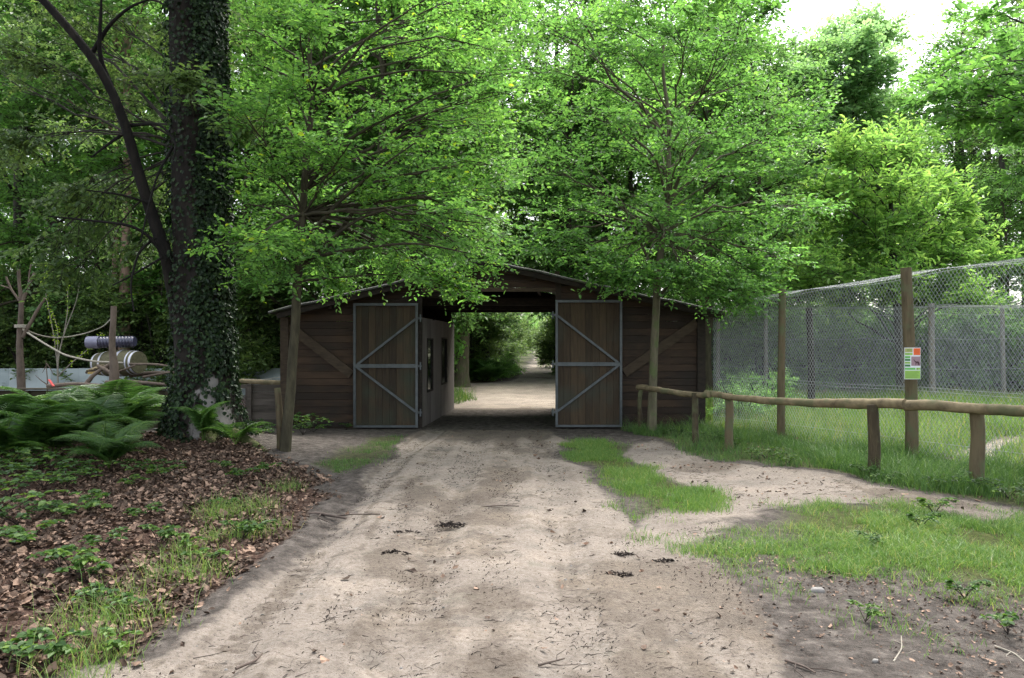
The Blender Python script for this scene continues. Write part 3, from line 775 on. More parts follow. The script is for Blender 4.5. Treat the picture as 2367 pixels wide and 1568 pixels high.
# --- left hornbeam beside the track
T = wpath([(657, 1066, 10.6), (664, 980, 10.6), (673, 900, 10.6), (676, 820, 10.6), (685, 740, 10.6), (684, 680, 10.6), (690, 630, 10.6), (700, 500, 10.6), (706, 380, 10.6), (722, 250, 10.6), (714, 120, 10.6), (722, -40, 10.6)], 40)
rad = np.interp(np.linspace(0, 1, 40), [0, 0.12, 0.4, 0.7, 1], [0.088, 0.068, 0.06, 0.042, 0.022])
root = mk_tree('hornbeam', (T[0][0], T[0][1], 0), 'slender leaning tree with layered bright green leaves left of the track, before the shed')
tr, cr = MB(), MB(); tube(tr, T, rad, 12, 0.5, wob=0.06)
for pts, r in (([(690, 620), (770, 560), (850, 440), (900, 385), (1000, 330)], 0.045), ([(700, 560), (780, 470), (860, 400), (960, 330)], 0.03), ([(705, 440), (790, 330), (900, 270), (1010, 215)], 0.032),
               ([(700, 600), (820, 575), (960, 560), (1080, 585)], 0.03), ([(690, 650), (800, 640), (920, 632)], 0.02), ([(700, 520), (620, 480), (560, 470)], 0.022), ([(715, 300), (690, 230), (660, 190)], 0.02),
               ([(695, 610), (830, 500), (960, 470), (1100, 480)], 0.026), ([(720, 250), (800, 190), (950, 160), (1080, 170)], 0.022)):
    tube(tr, wpath([(a, b, 10.6 + 0.25 * i * (1 if j % 2 else -1)) for i, (a, b) in enumerate(pts) for j in (len(pts),)], 14), [r, 0.008], 7, 0.3, cap=False)
bl = region([(540, -60), (1230, -60), (1230, 150), (1170, 300), (1160, 520), (1150, 600), (1000, 620), (900, 600), (740, 610), (610, 640), (560, 560), (590, 400), (540, 200)], 44, 11.1, 2.0, 0.72, 0.26)
bl += [(W(x, y, d), np.array([1, 1, 0.3]) * r) for x, y, d, r in ((1120, 625, 12.3, 0.5), (1060, 660, 12.6, 0.4), (1000, 640, 12.2, 0.5), (930, 625, 12, 0.4), (1075, 690, 13, 0.25), (1150, 590, 12.5, 0.5), (620, 625, 10.2, 0.45), (575, 560, 10.2, 0.5), (760, 655, 11, 0.25))]
foliage(tr, cr, T, rad, bl, 6, 7, 0.48, 12, 0.074, 0.62, flatn=.28, tint=(0.42, 0.3), ytip=0.15, low=0.5)
put(tr, 'trunk', M['bark'], root, True); put(cr, 'crown', [M['leaf_bright'], M['bark']], root)

# --- right hornbeam in front of the right-hand wall
T = wpath([(1506, 995, 13.7), (1510, 860, 13.7), (1516, 720, 13.7), (1520, 640, 13.7), (1532, 540, 13.7), (1546, 460, 13.7), (1545, 370, 13.7), (1548, 280, 13.7), (1530, 160, 13.7), (1540, 20, 13.7)], 40)
rad = np.interp(np.linspace(0, 1, 40), [0, 0.1, 0.4, 0.7, 1], [0.09, 0.075, 0.062, 0.04, 0.018])
root = mk_tree('hornbeam', (T[0][0], T[0][1], 0), 'slim pale-stemmed tree growing close against the right-hand shed wall')
tr, cr = MB(), MB(); tube(tr, T, rad, 12, 0.6, wob=0.06)
for pts, r in (([(1548, 465), (1575, 400), (1630, 320), (1645, 290)], 0.04), ([(1522, 650), (1480, 560), (1430, 450), (1370, 380)], 0.03), ([(1520, 690), (1580, 620), (1640, 580)], 0.025),
               ([(1548, 330), (1500, 260), (1410, 190), (1370, 80), (1310, 5), (1300, -40)], 0.035), ([(1545, 400), (1450, 330), (1400, 250)], 0.02), ([(1520, 660), (1600, 560), (1720, 500)], 0.02), ([(1548, 260), (1640, 190), (1700, 120)], 0.02)):
    tube(tr, wpath([(a, b, 13.6 - 0.2 * i) for i, (a, b) in enumerate(pts)], 16), [r, 0.008], 7, 0.3, cap=False)
bl = region([(1240, 580), (1250, 430), (1200, 250), (1230, 60), (1230, -60), (1720, -60), (1720, 120), (1820, 290), (1860, 480), (1780, 600), (1640, 640), (1560, 600), (1450, 620), (1360, 610)], 44, 13.5, 1.9, 0.85, 0.28)
bl += [(W(x, y, d), np.array([1, 1, 0.35]) * r) for x, y, d, r in ((1420, 640, 12.9, 0.5), (1360, 610, 13, 0.5), (1480, 650, 12.8, 0.4), (1600, 650, 13, 0.5), (1680, 670, 13.2, 0.55), (1750, 660, 13.6, 0.5), (1640, 690, 13.3, 0.35), (1720, 700, 13.6, 0.35), (1560, 640, 12.9, 0.4), (1260, 590, 14.0, 0.4), (1800, 600, 13.6, 0.5))]
foliage(tr, cr, T, rad, bl, 6, 7, 0.54, 12, 0.084, 0.62, flatn=.3, tint=(0.48, 0.3), ytip=0.22, low=0.45)
put(tr, 'trunk', M['bark_pale'], root, True); put(cr, 'crown', [M['leaf_bright'], M['bark']], root)

# --- old ivy-clad tree
R = np.random.default_rng(101)
T = wpath([(470, 1075, 11.3), (470, 1030, 11.3), (471, 1000, 11.3), (472, 960, 11.3), (470, 850, 11.3), (466, 700, 11.3), (462, 500, 11.3), (458, 300, 11.3), (452, 100, 11.3), (448, -100, 11.3), (452, -500, 11.3), (460, -1000, 11.3)], 150)
rad = np.interp(T[:, 2], [0, 0.35, 0.8, 1.6, 4, 7, 13], [0.62, 0.50, 0.41, 0.375, 0.36, 0.35, 0.12])
root = mk_tree('ivy_clad_tree', (T[0][0], T[0][1], 0), 'massive old tree at left, dark trunk wrapped in ivy, pale bark near its foot')
tr, cr = MB(), MB()
n, sd_ = len(T), 64
a = np.linspace(0, 2 * math.pi, sd_, endpoint=False)
A2, Z2 = np.meshgrid(a, T[:, 2])
fl = 1 + sst(1.1, 0.0, Z2) * (0.22 * np.maximum(0, np.cos(A2 * 2.5 + 0.4)) + 0.1) + 0.05 * np.sin(A2 * 5 + Z2 * 0.7) + 0.07 * (fbm(A2 * 3, Z2 * 2, 0.7, 3) - 0.5)
rr = rad[:, None] * fl
V = np.stack([T[:, 0:1] + rr * np.cos(A2), T[:, 1:2] + rr * np.sin(A2), Z2 - 0.05], -1).reshape(-1, 3)
i, j = np.meshgrid(np.arange(n - 1), np.arange(sd_), indexing='ij')
tr.add(V, np.stack([i * sd_ + j, i * sd_ + (j + 1) % sd_, (i + 1) * sd_ + (j + 1) % sd_, (i + 1) * sd_ + j], -1).reshape(-1, 4),
       (0.5 + 0.5 * sst(0.62, 0.30, np.abs(Z2 - 0.75)) * sst(0.62, 0.35, np.abs(np.cos(A2) - 0.5)) * (np.sin(A2) < 0) * sst(0.38, 0.5, fbm(A2 * 2, Z2 * 1.5, 0.5, 3))).ravel())
STEM = wpath([(425, 800, 11.25), (405, 680, 11.2), (385, 590, 11.1), (345, 480, 11.0), (315, 380, 10.9), (290, 290, 10.8), (262, 215, 10.7), (215, 135, 10.6), (150, 55, 10.5), (70, -30, 10.4), (-60, -200, 10.3)], 44)
tube(tr, STEM, [0.14, 0.095, 0.072, 0.06, 0.052, 0.042], 12, 0.35, wob=0.08, cap=False)
for pts, r in (([(262, 215), (228, 130), (232, 50), (236, -40)], 0.045), ([(215, 120), (250, 60), (300, 15), (370, -10)], 0.035), ([(300, 300), (255, 330), (210, 365)], 0.03), ([(300, 290), (370, 285), (410, 330), (400, 370)], 0.028),
               ([(385, 600), (340, 540), (300, 520), (160, 505), (110, 500)], 0.028), ([(345, 470), (280, 450), (200, 440)], 0.018), ([(400, 340), (365, 400), (345, 470), (325, 560)], 0.02), ([(360, 550), (320, 580), (300, 660), (310, 720)], 0.02),
               ([(385, 590), (300, 640), (260, 660)], 0.018)):
    tube(tr, wpath([(a_, b_, 10.9 - 0.15 * i_) for i_, (a_, b_) in enumerate(pts)], 14), [r, 0.010], 7, 0.3, cap=False)
tr_o = put(tr, 'trunk', M['bark_oak'], root, True)
rt = MB()
for pts, r in (([W(500, 1000, 11.2), W(545, 1040, 11.0), W(575, 1075, 10.75), W(618, 1102, 10.4)], 0.14), ([W(440, 1020, 11.0), W(425, 1060, 10.8), W(395, 1085, 10.6)], 0.15), ([W(480, 1010, 10.9), W(485, 1065, 10.65), W(495, 1085, 10.5)], 0.14)):
    P = smooth_path(pts, 14); P[:, 2] = np.maximum(P[:, 2] - 0.05, gz(P[:, 0], P[:, 1]) + 0.0); tube(rt, P, [r * 1.1, r, r * 0.6, 0.03], 10, 0.5, wob=0.12)
put(rt, 'root', M['moss'], root, True)
# ivy on the trunk: mostly its right-hand and front faces, thick near the foot
iv = MB(); m = 52000
z = R.uniform(0.05, 9.0, m) ; ang = R.uniform(0, 2 * math.pi, m)
ca = np.cos(ang)
cover = 0.16 + 0.84 * sst(0.05, 0.5, ca + 0.9 * (vn(ang * 2.0, z, 0.7, 3) - 0.5)) + 0.8 * sst(1.4, 0.5, z) * (vn(ang * 2.0, z, 0.35, 5) > 0.42) * sst(0.65, 0.2, ca)
patchy = sst(0.25, 0.42, fbm(ang * 3.0, z * 1.6, 1.0, 3, 8)) * 0.9 + 0.1
clear = sst(0.62, 0.35, np.abs(z - 0.75)) * sst(0.6, 0.35, np.abs(ca - 0.5)) * (np.sin(ang) < 0) * sst(0.3, 0.45, vn(ang * 3, z * 2, .5, 4))
k = R.random(m) < cover * patchy * (1 - 0.92 * clear)
z = z[k]; ang = ang[k]; m = len(z)
rz_ = np.interp(z, T[:, 2], rad) * (1 + sst(1.1, 0.0, z) * (0.22 * np.maximum(0, np.cos(ang * 2.5 + 0.4)) + 0.1)) + R.uniform(0.0, 0.10, m) ** 1.0
P = np.stack([np.interp(z, T[:, 2], T[:, 0]) + rz_ * np.cos(ang), np.interp(z, T[:, 2], T[:, 1]) + rz_ * np.sin(ang), z], -1)
out = np.stack([np.cos(ang), np.sin(ang), np.zeros(m)], -1)
leaves(iv, P, np.array([0, 0, -0.8]) + out * 0.4 + R.normal(0, 0.5, (m, 3)), out + R.normal(0, 0.35, (m, 3)), R.uniform(0.035, 0.072, m), 0.95, R.random(m))
put(iv, 'ivy', M['ivy'], root)
bl = region([(-60, -120), (520, -120), (560, 60), (540, 160), (430, 200), (330, 230), (200, 300), (60, 420), (-60, 420)], 17, 12.6, 0.9, 0.75, 0.4)
bl += region([(60, 480), (330, 420), (360, 560), (250, 700), (90, 640)], 7, 11.6, 0.6, 0.5, 0.3)
bl += [(W(x, y, d), np.array([1, 1, 0.35]) * r) for x, y, d, r in ((430, 190, 10.3, 0.28), (560, 270, 10.3, 0.25), (30, 120, 10.2, 0.3), (20, 330, 10.3, 0.3))]
up_ = [((OAK[0] + 3.6 * math.cos(q) * s, OAK[1] + 3.2 * math.sin(q) * s, 7.2 + 4.5 * (1 - s) + R.uniform(-.5, 2.5)), np.array([1.5, 1.5, 0.8])) for q, s in zip(R.uniform(0, 6.28, 26), R.uniform(0.3, 1, 26))]
lb = MB()
foliage(lb, cr, T, rad * 0.4, bl, 8, 7, 0.42, 10, 0.085, 0.6, droop=0.3, tint=(0.4, 0.3), low=0.35, limbr=0.15)
foliage(lb, cr, T, rad * 0.5, up_, 9, 8, 0.7, 9, 0.13, 0.6, tint=(0.4, 0.3), simple=True, low=0.5)
put(lb, 'limbs', M['bark_dark'], root, True)
put(cr, 'crown', [M['leaf_dark'], M['bark_dark']], root)

R = np.random.default_rng(202)
# --- chestnut in bright young leaf behind the enclosure
T = wpath([(2085, 935, 24.5), (2080, 800, 24.5), (2070, 650, 24.5), (2060, 500, 24.5), (2055, 380, 24.5), (2040, 300, 24.5)], 24)
rad = np.linspace(0.16, 0.03, 24)
root = mk_tree('chestnut_tree', (T[0][0], T[0][1], 0), 'rounded yellow-green chestnut in young leaf standing behind the wire enclosure')
tr, cr = MB(), MB(); tube(tr, T, rad, 10, 0.5)
bl = region([(1860, 470), (1895, 380), (1950, 325), (2000, 285), (2050, 310), (2130, 310), (2190, 365), (2230, 440), (2290, 540), (2330, 600), (2310, 690), (2100, 700), (1840, 690), (1830, 560)], 50, 24.5, 1.8, 0.9, 0.5)
foliage(tr, cr, T, rad, bl, 8, 6, 0.62, 9, 0.21, 0.36, tint=(0.46, 0.3), ytip=0.45, flatn=0.9, low=0.2, droop=-0.25)
put(tr, 'trunk', M['bark_dark'], root, True); put(cr, 'crown', [M['leaf_chest'], M['bark_dark']], root)

# --- tall greyish-green tree far right of centre
T = wpath([(1960, 880, 40), (1955, 700, 40), (1960, 500, 40), (1965, 300, 40), (1965, 120, 40)], 24)
rad = np.linspace(0.35, 0.05, 24)
root = mk_tree('tall_tree', (T[0][0], T[0][1], 0), 'tall domed grey-green tree against the white sky, behind the chestnut')
tr, cr = MB(), MB(); tube(tr, T, rad, 10, 0.5)
bl = region([(1760, 330), (1770, 190), (1840, 110), (1950, 60), (2010, 50), (2060, 90), (2095, 200), (2130, 330), (2130, 620), (1800, 620), (1790, 480)], 60, 40, 3, 1.5, 0.55)
foliage(tr, cr, T, rad, bl, 14, 10, 1.0, 10, 0.26, 0.6, tint=(0.6, 0.3), simple=True, low=0.15, limbr=0.9)
put(tr, 'trunk', M['bark_dark'], root, True); put(cr, 'crown', [M['leaf_blue'], M['bark_dark']], root)

# --- near tree off the right edge, leaning its branches into the corner
T = smooth_path([(8.4, 10.8, 0), (8.3, 10.8, 2), (8.1, 10.7, 4), (7.9, 10.4, 6), (7.8, 10.2, 9)], 24)
rad = np.linspace(0.2, 0.06, 24)
root = mk_tree('overhanging_tree', (8.4, 10.8, 0), 'tree whose big soft green leaves hang into the top right corner')
tr, cr = MB(), MB(); tube(tr, T, rad, 10, 0.5)
bl = region([(2130, 240), (2160, 170), (2230, 100), (2270, 10), (2330, -60), (2600, -60), (2600, 300), (2440, 320), (2367, 260), (2280, 250), (2180, 250)], 16, 9.9, 1.1, 0.55, 0.3)
bl += [(W(x, y, d), np.array([1, 1, 0.4]) * r) for x, y, d, r in ((2360, 420, 9.6, 0.25), (2350, 300, 9.8, 0.3), (2150, 225, 9.8, 0.3), (2250, 270, 9.8, 0.25))]
foliage(tr, cr, T, rad, bl, 5, 5, 0.45, 10, 0.12, 0.5, tint=(0.5, 0.25), droop=0.12, low=0.5, flatn=.3)
put(tr, 'trunk', M['bark_dark'], root, True); put(cr, 'crown', [M['leaf_bright'], M['bark_dark']], root)

R = np.random.default_rng(303)
# ------------------------------------------------------------------ forest of copied kinds


def proto_tree(H, c0, Rr, nb, leafL, mat, barkm, r0, nsub=8, ntw=7, nlf=8, twl=0.85, lean=0.0, tint=0.45, name='forest_tree'):
    root = empty(name, (0, 0, 0), 'x', 'tree')
    n = 24; z = np.linspace(0, H * 0.93, n)
    T = np.stack([lean * (z / H) ** 2 + 0.25 * (vn(z, z * 0, 2.5, R.random() * 50) - 0.5), 0.25 * (vn(z, z * 0, 2.5, R.random() * 50) - 0.5), z], -1)
    rad = r0 * (1 - z / H * 0.85) + 0.3 * r0 * np.exp(-z / 0.4)
    tr, cr = MB(), MB(); tube(tr, T, rad, 9, 0.5, wob=0.05)
    bl = []
    for k in range(nb):
        zz = c0 + (H - c0) * ((k + R.random()) / nb); f = (zz - c0) / (H - c0)
        rr = Rr * math.sqrt(max(0.05, 1 - (abs(f - 0.4) / 0.68) ** 2)) * math.sqrt(R.random()); a = R.uniform(0, 6.283)
        bl.append((np.array([rr * math.cos(a) + lean * (zz / H) ** 2, rr * math.sin(a), zz]), np.array([1, 1, 0.5]) * Rr * R.uniform(0.26, 0.40)))
    foliage(tr, cr, T, rad, bl, nsub, ntw, twl, nlf, leafL, 0.62, tint=(tint, 0.3), simple=True, low=0.12, limbr=0.8)
    tr.build('trunk', barkm, root, True); cr.build('crown', [mat, barkm], root)
    return root


def proto_shrub(H, Rr, nb, leafL, mat, tint=0.4, nst=6, name='shrub', nsub=8, ntw=6, nlf=8):
    root = empty(name, (0, 0, 0), 'x', 'shrub')
    tr, cr = MB(), MB()
    T = np.stack([np.zeros(10), np.zeros(10), np.linspace(-0.1, H * 0.75, 10)], -1); rad = np.linspace(0.05, 0.015, 10)
    tube(tr, T, rad, 6, 0.4)
    for k in range(nst):
        a = R.uniform(0, 6.28); tube(tr, limb((0.1 * math.cos(a), 0.1 * math.sin(a), -0.05), (Rr * 0.6 * math.cos(a), Rr * 0.6 * math.sin(a), H * R.uniform(0.5, 0.9)), 8, 0.1), [0.035, 0.008], 5, 0.4)
    bl = []
    for k in range(nb):
        a = R.uniform(0, 6.28); rr = Rr * math.sqrt(R.random()) * 0.85; zz = H * R.uniform(0.08, 0.95) * (1 - 0.3 * rr / Rr)
        bl.append((np.array([rr * math.cos(a), rr * math.sin(a), zz]), np.array([1, 1, 0.6]) * Rr * 0.34))
    foliage(tr, cr, T, rad, bl, nsub, ntw, 0.4, nlf, leafL, 0.6, tint=(tint, 0.3), simple=True, low=0.0, limbr=0.3)
    tr.build('stem', M['bark_dark'], root, True); cr.build('foliage', [mat, M['bark_dark']], root)
    return root


PT = [proto_tree(17, 4.5, 3.6, 34, 0.19, M['leaf_wood'], M['bark_dark'], 0.26),
      proto_tree(19, 6, 3.2, 32, 0.19, M['leaf_wood'], M['bark_dark'], 0.24, lean=1.0),
      proto_tree(15, 3.0, 3.4, 34, 0.17, M['leaf_bright'], M['bark'], 0.17, tint=0.45),
      proto_tree(21, 8, 3.8, 34, 0.20, M['leaf_dark'], M['bark_dark'], 0.30, tint=0.5),
      proto_tree(12, 2.0, 2.8, 30, 0.15, M['leaf_wood'], M['bark'], 0.12, tint=0.5, lean=-0.6)]
PS = [proto_shrub(2.6, 1.5, 20, 0.11, M['leaf_wood'], 0.4), proto_shrub(3.8, 1.7, 26, 0.12, M['leaf_dark'], 0.55), proto_shrub(1.3, 1.1, 12, 0.09, M['leaf_wood'], 0.55)]
used = set()


def place(lst, k, x, y, s=1.0, rz=None, label='', group='', cat=None, name=None):
    src = lst[k]
    if (id(lst), k) not in used: o = src; used.add((id(lst), k))
    else: o = copy_tree(src)
    o.location = (x, y, float(gz(x, y)) - 0.03); o.rotation_euler = (0, 0, R.uniform(0, 6.28) if rz is None else rz); o.scale = (s, s, s * R.uniform(0.95, 1.06))
    o['label'] = label; o['group'] = group
    if cat: o['category'] = cat
    if name: o.name = name
    return o


def px(p, d): return (p - CX) / F * d


LW = 'forest tree among the shady wood behind the climbing enclosure at left'
GW = 'trees of the wood behind the left enclosure'
# left wood: px, distance, kind, scale
for p, d, k, s in [(30, 27, 0, 1), (130, 31, 2, 1.05), (215, 26, 4, 1.1), (310, 33, 1, .95), (380, 27, 2, 1.1), (470, 30, 0, 1.05), (560, 26, 4, 1.2), (600, 36, 3, 1), (680, 30, 0, 0.95), (-40, 34, 1, 1.1), (60, 40, 2, 1.2),
                   (260, 44, 0, 1.2), (440, 43, 2, 1.2), (620, 44, 0, 1.1), (-60, 24, 2, 1), (-120, 45, 3, 1.2), (-80, 56, 1, 1.3), (20, 48, 4, 1.5), (400, 36, 4, 1.4), (230, 37, 2, 1.2)]:
    place(PT, k, px(p, d), d + R.uniform(-.5, .5), s, label=LW, group=GW, name='forest_tree')
# wood behind the building, left of the road corridor
for p, d, k, s in [(1115, 39, 3, 1.1), (1040, 35, 0, 1.1), (760, 24, 2, 1.0), (960, 22.5, 2, 1.1), (690, 27, 4, 1.0), (880, 22, 2, 1.05), (960, 31, 2, 1.15), (650, 29, 4, 1.05), (850, 28, 0, 0.95), (930, 24.5, 4, 1.15), (1010, 33, 2, 1.1), (800, 36, 1, 1), (900, 40, 3, 1), (980, 43, 0, 1.1), (1060, 41, 4, 1.2), (1110, 48, 1, 1.0), (1090, 60, 0, 1.1), (1000, 58, 1, 1.2), (880, 55, 0, 1.3), (760, 50, 3, 1.1), (1185, 105, 1, 1.3), (1120, 80, 3, 1.2), (1195, 140, 0, 1.3), (1160, 88, 4, 1.3), (1178, 110, 4, 1.5)]:
    place(PT, k, px(p, d), d, s, label='tree in the wood behind the shed, left of the far road', group='trees behind the shed left of the road', name='forest_tree')
# right of the road
for p, d, k, s in [(1640, 24, 2, 0.95), (1770, 26, 4, 1.1), (1720, 38, 0, 1.0), (1320, 36, 2, 1.1), (1290, 43, 3, 1.05), (1300, 38, 4, 1.3), (1580, 30, 2, 1.0), (1345, 44, 2, 1.1), (1330, 41, 0, 1.0), (1390, 39, 1, 1.0), (1460, 37, 2, 1.15), (1520, 40, 0, 0.95), (1640, 33, 2, 1.0), (1700, 29, 4, 1.0), (1310, 50, 3, 0.95), (1370, 55, 1, 1.0), (1300, 70, 0, 1.1), (1290, 90, 1, 1.2), (1285, 130, 3, 1.3), (1235, 230, 0, 1.3), (1250, 250, 2, 1.5), (1262, 240, 1, 1.3), (1222, 260, 4, 1.8), (1276, 230, 4, 1.6), (1243, 215, 4, 1.3), (1256, 225, 4, 1.4), (1450, 50, 3, 0.95), (1600, 48, 0, 0.95), (1720, 42, 1, 0.85)]:
    place(PT, k, px(p, d), d, s, label='tree in the wood behind the shed, right of the far road', group='trees behind the shed right of the road', name='forest_tree')
# behind the enclosure, right
for p, d, k, s in [(1760, 34, 4, 1.0), (1850, 31, 4, 0.85), (2230, 36, 1, 0.88), (2310, 33, 0, 0.85), (2390, 37, 3, 0.85), (2215, 44, 3, 0.83), (2130, 47, 0, .95), (1850, 44, 0, .95), (2460, 30, 0, 0.9), (2280, 46, 3, 0.95), (2370, 48, 1, 1.0), (2180, 50, 0, 0.8), (2470, 44, 0, 1), (2560, 36, 3, 1), (2340, 29, 4, 0.7), (1830, 52, 0, 0.85), (2070, 52, 0, 0.8)]:
    place(PT, k, px(p, d), d, s, label='dark tree in the wood behind the wire enclosure at right', group='trees behind the enclosure', name='forest_tree')
# understorey
GS = 'undergrowth bushes of the wood'
rs = np.random.default_rng(5)
for p in range(-60, 720, 42):
    for d, k in ((25.5, 1), (29, 0), (34, 1), (40, 1)):
        place(PS, k, px(p + rs.uniform(-25, 25), d), d + rs.uniform(-1, 1), rs.uniform(0.85, 1.35), label='leafy bush in the dark undergrowth beyond the metal sheet wall at left', group='bushes beyond the metal sheet wall', name='shrub')
for p in list(range(700, 1120, 42)):
    for d, k in ((33, 0), (37, 1), (44, 1), (54, 1)):
        if d == 33 and p > 1030: continue
        place(PS, k, px(p + rs.uniform(-15, 15), d), d + rs.uniform(-1, 1), rs.uniform(0.9, 1.3), label='leafy bush in the undergrowth seen through the passage, left of the road', group='bushes left of the road', name='shrub')
for p, d, s in ((1163, 72, 1.5), (1125, 47, 1), (1145, 55, 1), (1165, 66, 1.1), (1180, 80, 1.3), (1195, 100, 1.5), (1210, 130, 1.8), (1300, 42, 1), (1340, 40, 1), (1300, 52, 1), (1290, 62, 1.1), (1283, 75, 1.2), (1277, 95, 1.4), (1272, 125, 1.8), (1245, 210, 2.5), (1225, 190, 2.5), (1262, 200, 2.5), (1400, 36, 1.2), (1480, 34, 1.2), (1560, 33, 1.2)):
    place(PS, 1, px(p, d), d, s, label='bush lining the far straight road beyond the shed', group='bushes lining the far road', name='shrub')
for p in range(1640, 2520, 38):
    for d, k in ((27, 0), (33, 0)):
        place(PS, k, px(p + rs.uniform(-15, 15), d), d + rs.uniform(-.5, .7), rs.uniform(0.9, 1.2) * (0.95 if k == 1 else 1.2), label='dark bush in the thicket right behind the rear enclosure fence', group='thicket behind the rear fence', name='shrub')
# a few single bushes
place(PS, 2, px(1715, 16.5), 16.5, 0.62, label='loose pale green bush inside the enclosure beside the shed corner', group='', cat='bush', name='shrub')
o = place(PS, 2, px(1765, 18.5), 18.5, 0.8, label='small leafy bush inside the enclosure behind the first wire fence post', group='', cat='bush', name='shrub')
for x, y, s in ((px(1120, 33.5), 33.5, 0.7), (px(1150, 37), 37, 0.8), (px(1165, 40), 40, 0.9)):
    place(PS, 2, x, y, s, label='low bright green bush at the left edge of the far road', group='low bushes at the far road edge', cat='bush', name='shrub')

# ivy-covered trunk seen through the passage
root = mk_tree('ivy_clad_tree', (px(1066, 28.5), 28.5, 0), 'pale trunk with ivy seen through the passage, at its left side')
T = wpath([(1068, 897, 28.5), (1068, 840, 28.5), (1072, 770, 28.5), (1070, 600, 28.5), (1060, 300, 28.5), (1050, 0, 28.5)], 30)
rad = np.interp(np.linspace(0, 1, 30), [0, 0.03, 1], [0.34, 0.25, 0.08])
tr, cr = MB(), MB(); tube(tr, T, rad, 14, 0.6, wob=0.05)
bl = [(np.array([T[-1][0] + R.normal(0, 1.8), 28.5 + R.normal(0, 1.5), R.uniform(7, 15)]), np.array([1.2, 1.2, 0.7])) for _ in range(22)]
bl += [(W(1110, 740, 28.0), np.array([0.7, 0.5, 0.3])), (W(1090, 730, 27.8), np.array([0.6, 0.5, 0.3]))]
foliage(tr, cr, T, rad, bl, 8, 7, 0.7, 8, 0.15, 0.6, tint=(0.5, 0.3), simple=True, low=0.1)
put(tr, 'trunk', M['bark_pale'], root, True); put(cr, 'crown', [M['leaf_wood'], M['bark_dark']], root)
iv = MB(); m = 2600; z = R.uniform(0.1, 6, m); ang = R.uniform(0, 6.28, m); k = R.random(m) < sst(-0.5, 0.4, -np.cos(ang) + (vn(ang * 2, z, 0.6) - .5)) * sst(0.3, 1.6, z); z = z[k]; ang = ang[k]; m = len(z)
rr_ = np.interp(z, T[:, 2], rad) + R.uniform(0, 0.16, m)
out = np.stack([np.cos(ang), np.sin(ang), 0 * ang], -1)
leaves(iv, np.stack([np.interp(z, T[:, 2], T[:, 0]), np.full(m, 28.5), z], -1) + out * rr_[:, None], np.array([0, 0, -0.8]) + R.normal(0, .5, (m, 3)), out + R.normal(0, .4, (m, 3)), 0.13, 0.9, R.uniform(.5, 1, m))
put(iv, 'ivy', M['leaf_wood'], root)
# pink-barked trunks in the wood, behind the barrel
for p, y0, y1, d, r, lab in ((286, 880, 330, 24.2, 0.19, 'straight pinkish-barked trunk rising behind the climbing post'), (262, 880, 300, 24.6, 0.11, 'thinner pinkish trunk just left of the straight pinkish one')):
    T = wpath([(p + 0, y0, d), (p + 2, 700, d), (p + 6, 550, d), (p + 10, y1, d), (p + 4, y1 - 300, d)], 24); rad = np.linspace(r, r * 0.5, 24)
    root = mk_tree('pine_tree', (T[0][0], T[0][1], 0), lab)
    tr, cr = MB(), MB(); tube(tr, T, rad, 10, 0.6)
    bl = [(T[-1] + R.normal(0, 1.2, 3) * np.array([1, 1, 1.6]), np.array([1, 1, 0.6])) for _ in range(12)]
    foliage(tr, cr, T, rad, bl, 7, 6, 0.7, 8, 0.16, 0.5, simple=True, low=0.6)
    put(tr, 'trunk', solid('pinkish bark', (0.13, 0.085, 0.06), (0.30, 0.20, 0.15), (10, 10, 3), 0.9, patch=((0.05, 0.09, 0.03), 4, 0.5, 0.65)), root, True); put(cr, 'crown', [M['leaf_wood'], M['bark_dark']], root)


# ------------------------------------------------------------------ rustic rail fence
rail = empty('rail_fence', (3.3, 11.6, 0), 'knee-high rustic fence of round log rails on short posts beside the footpath', 'fence')
RP = [(2.32, 13.9, 0.82, 0.042), (2.90, 12.08, 0.84, 0.052), (3.27, 11.55, 0.86, 0.062), (4.36, 9.27, 0.86, 0.068), (5.17, 8.55, 0.88, 0.074), (6.3, 6.6, 0.88, 0.07)]
for x, y, z, r in RP:
    mb = MB(); g = float(gz(x, y)); P = [(x, y, g - 0.1), (x + R.normal(0, .01), y, g + 0.3), (x + R.normal(0, .02), y, g + 0.6), (x + R.normal(0, .015), y, z + g)]
    tube(mb, smooth_path(P, 9), [r * 1.08, r, r * 0.96], 14, R.random(), wob=0.06); put(mb, 'post', M['postwood'], rail, True)
for pts, r0, r1 in (([(1474, 896, 13.95), (1490, 896, 13.8), (1530, 903, 13.1), (1590, 912, 12.3), (1625, 914, 11.95), (1640, 913, 11.8)], 0.050, 0.046),
                    ([(1632, 908, 12.0), (1680, 917, 11.5), (1760, 926, 10.8), (1860, 931, 10.15), (1940, 933, 9.7), (2000, 934, 9.4), (2040, 931, 9.2), (2092, 935, 8.95)], 0.045, 0.061),
                    ([(2091, 938, 8.98), (2150, 936, 8.75), (2200, 940, 8.6), (2260, 946, 8.45), (2380, 951, 7.9), (2560, 965, 7.2), (2800, 990, 6.5)], 0.062, 0.055)):
    P = smooth_path([W(*p) for p in pts], 40); P[1:-1, 2] += 0.003 * np.sin(np.arange(38) * 0.7) + R.normal(0, .002, 38)
    t = np.linspace(0, 1, 40); r = r0 + (r1 - r0) * t + 0.002 * np.sin(t * 20)
    if abs(r1 - .061) < .001: r = r + 0.012 * np.exp(-((t - 0.82) / 0.05) ** 2)
    mb = MB(); tube(mb, P, r, 16, 0.6, wob=0.08); put(mb, 'rail', M['logwood'], rail, True)

# ------------------------------------------------------------------ wire fences


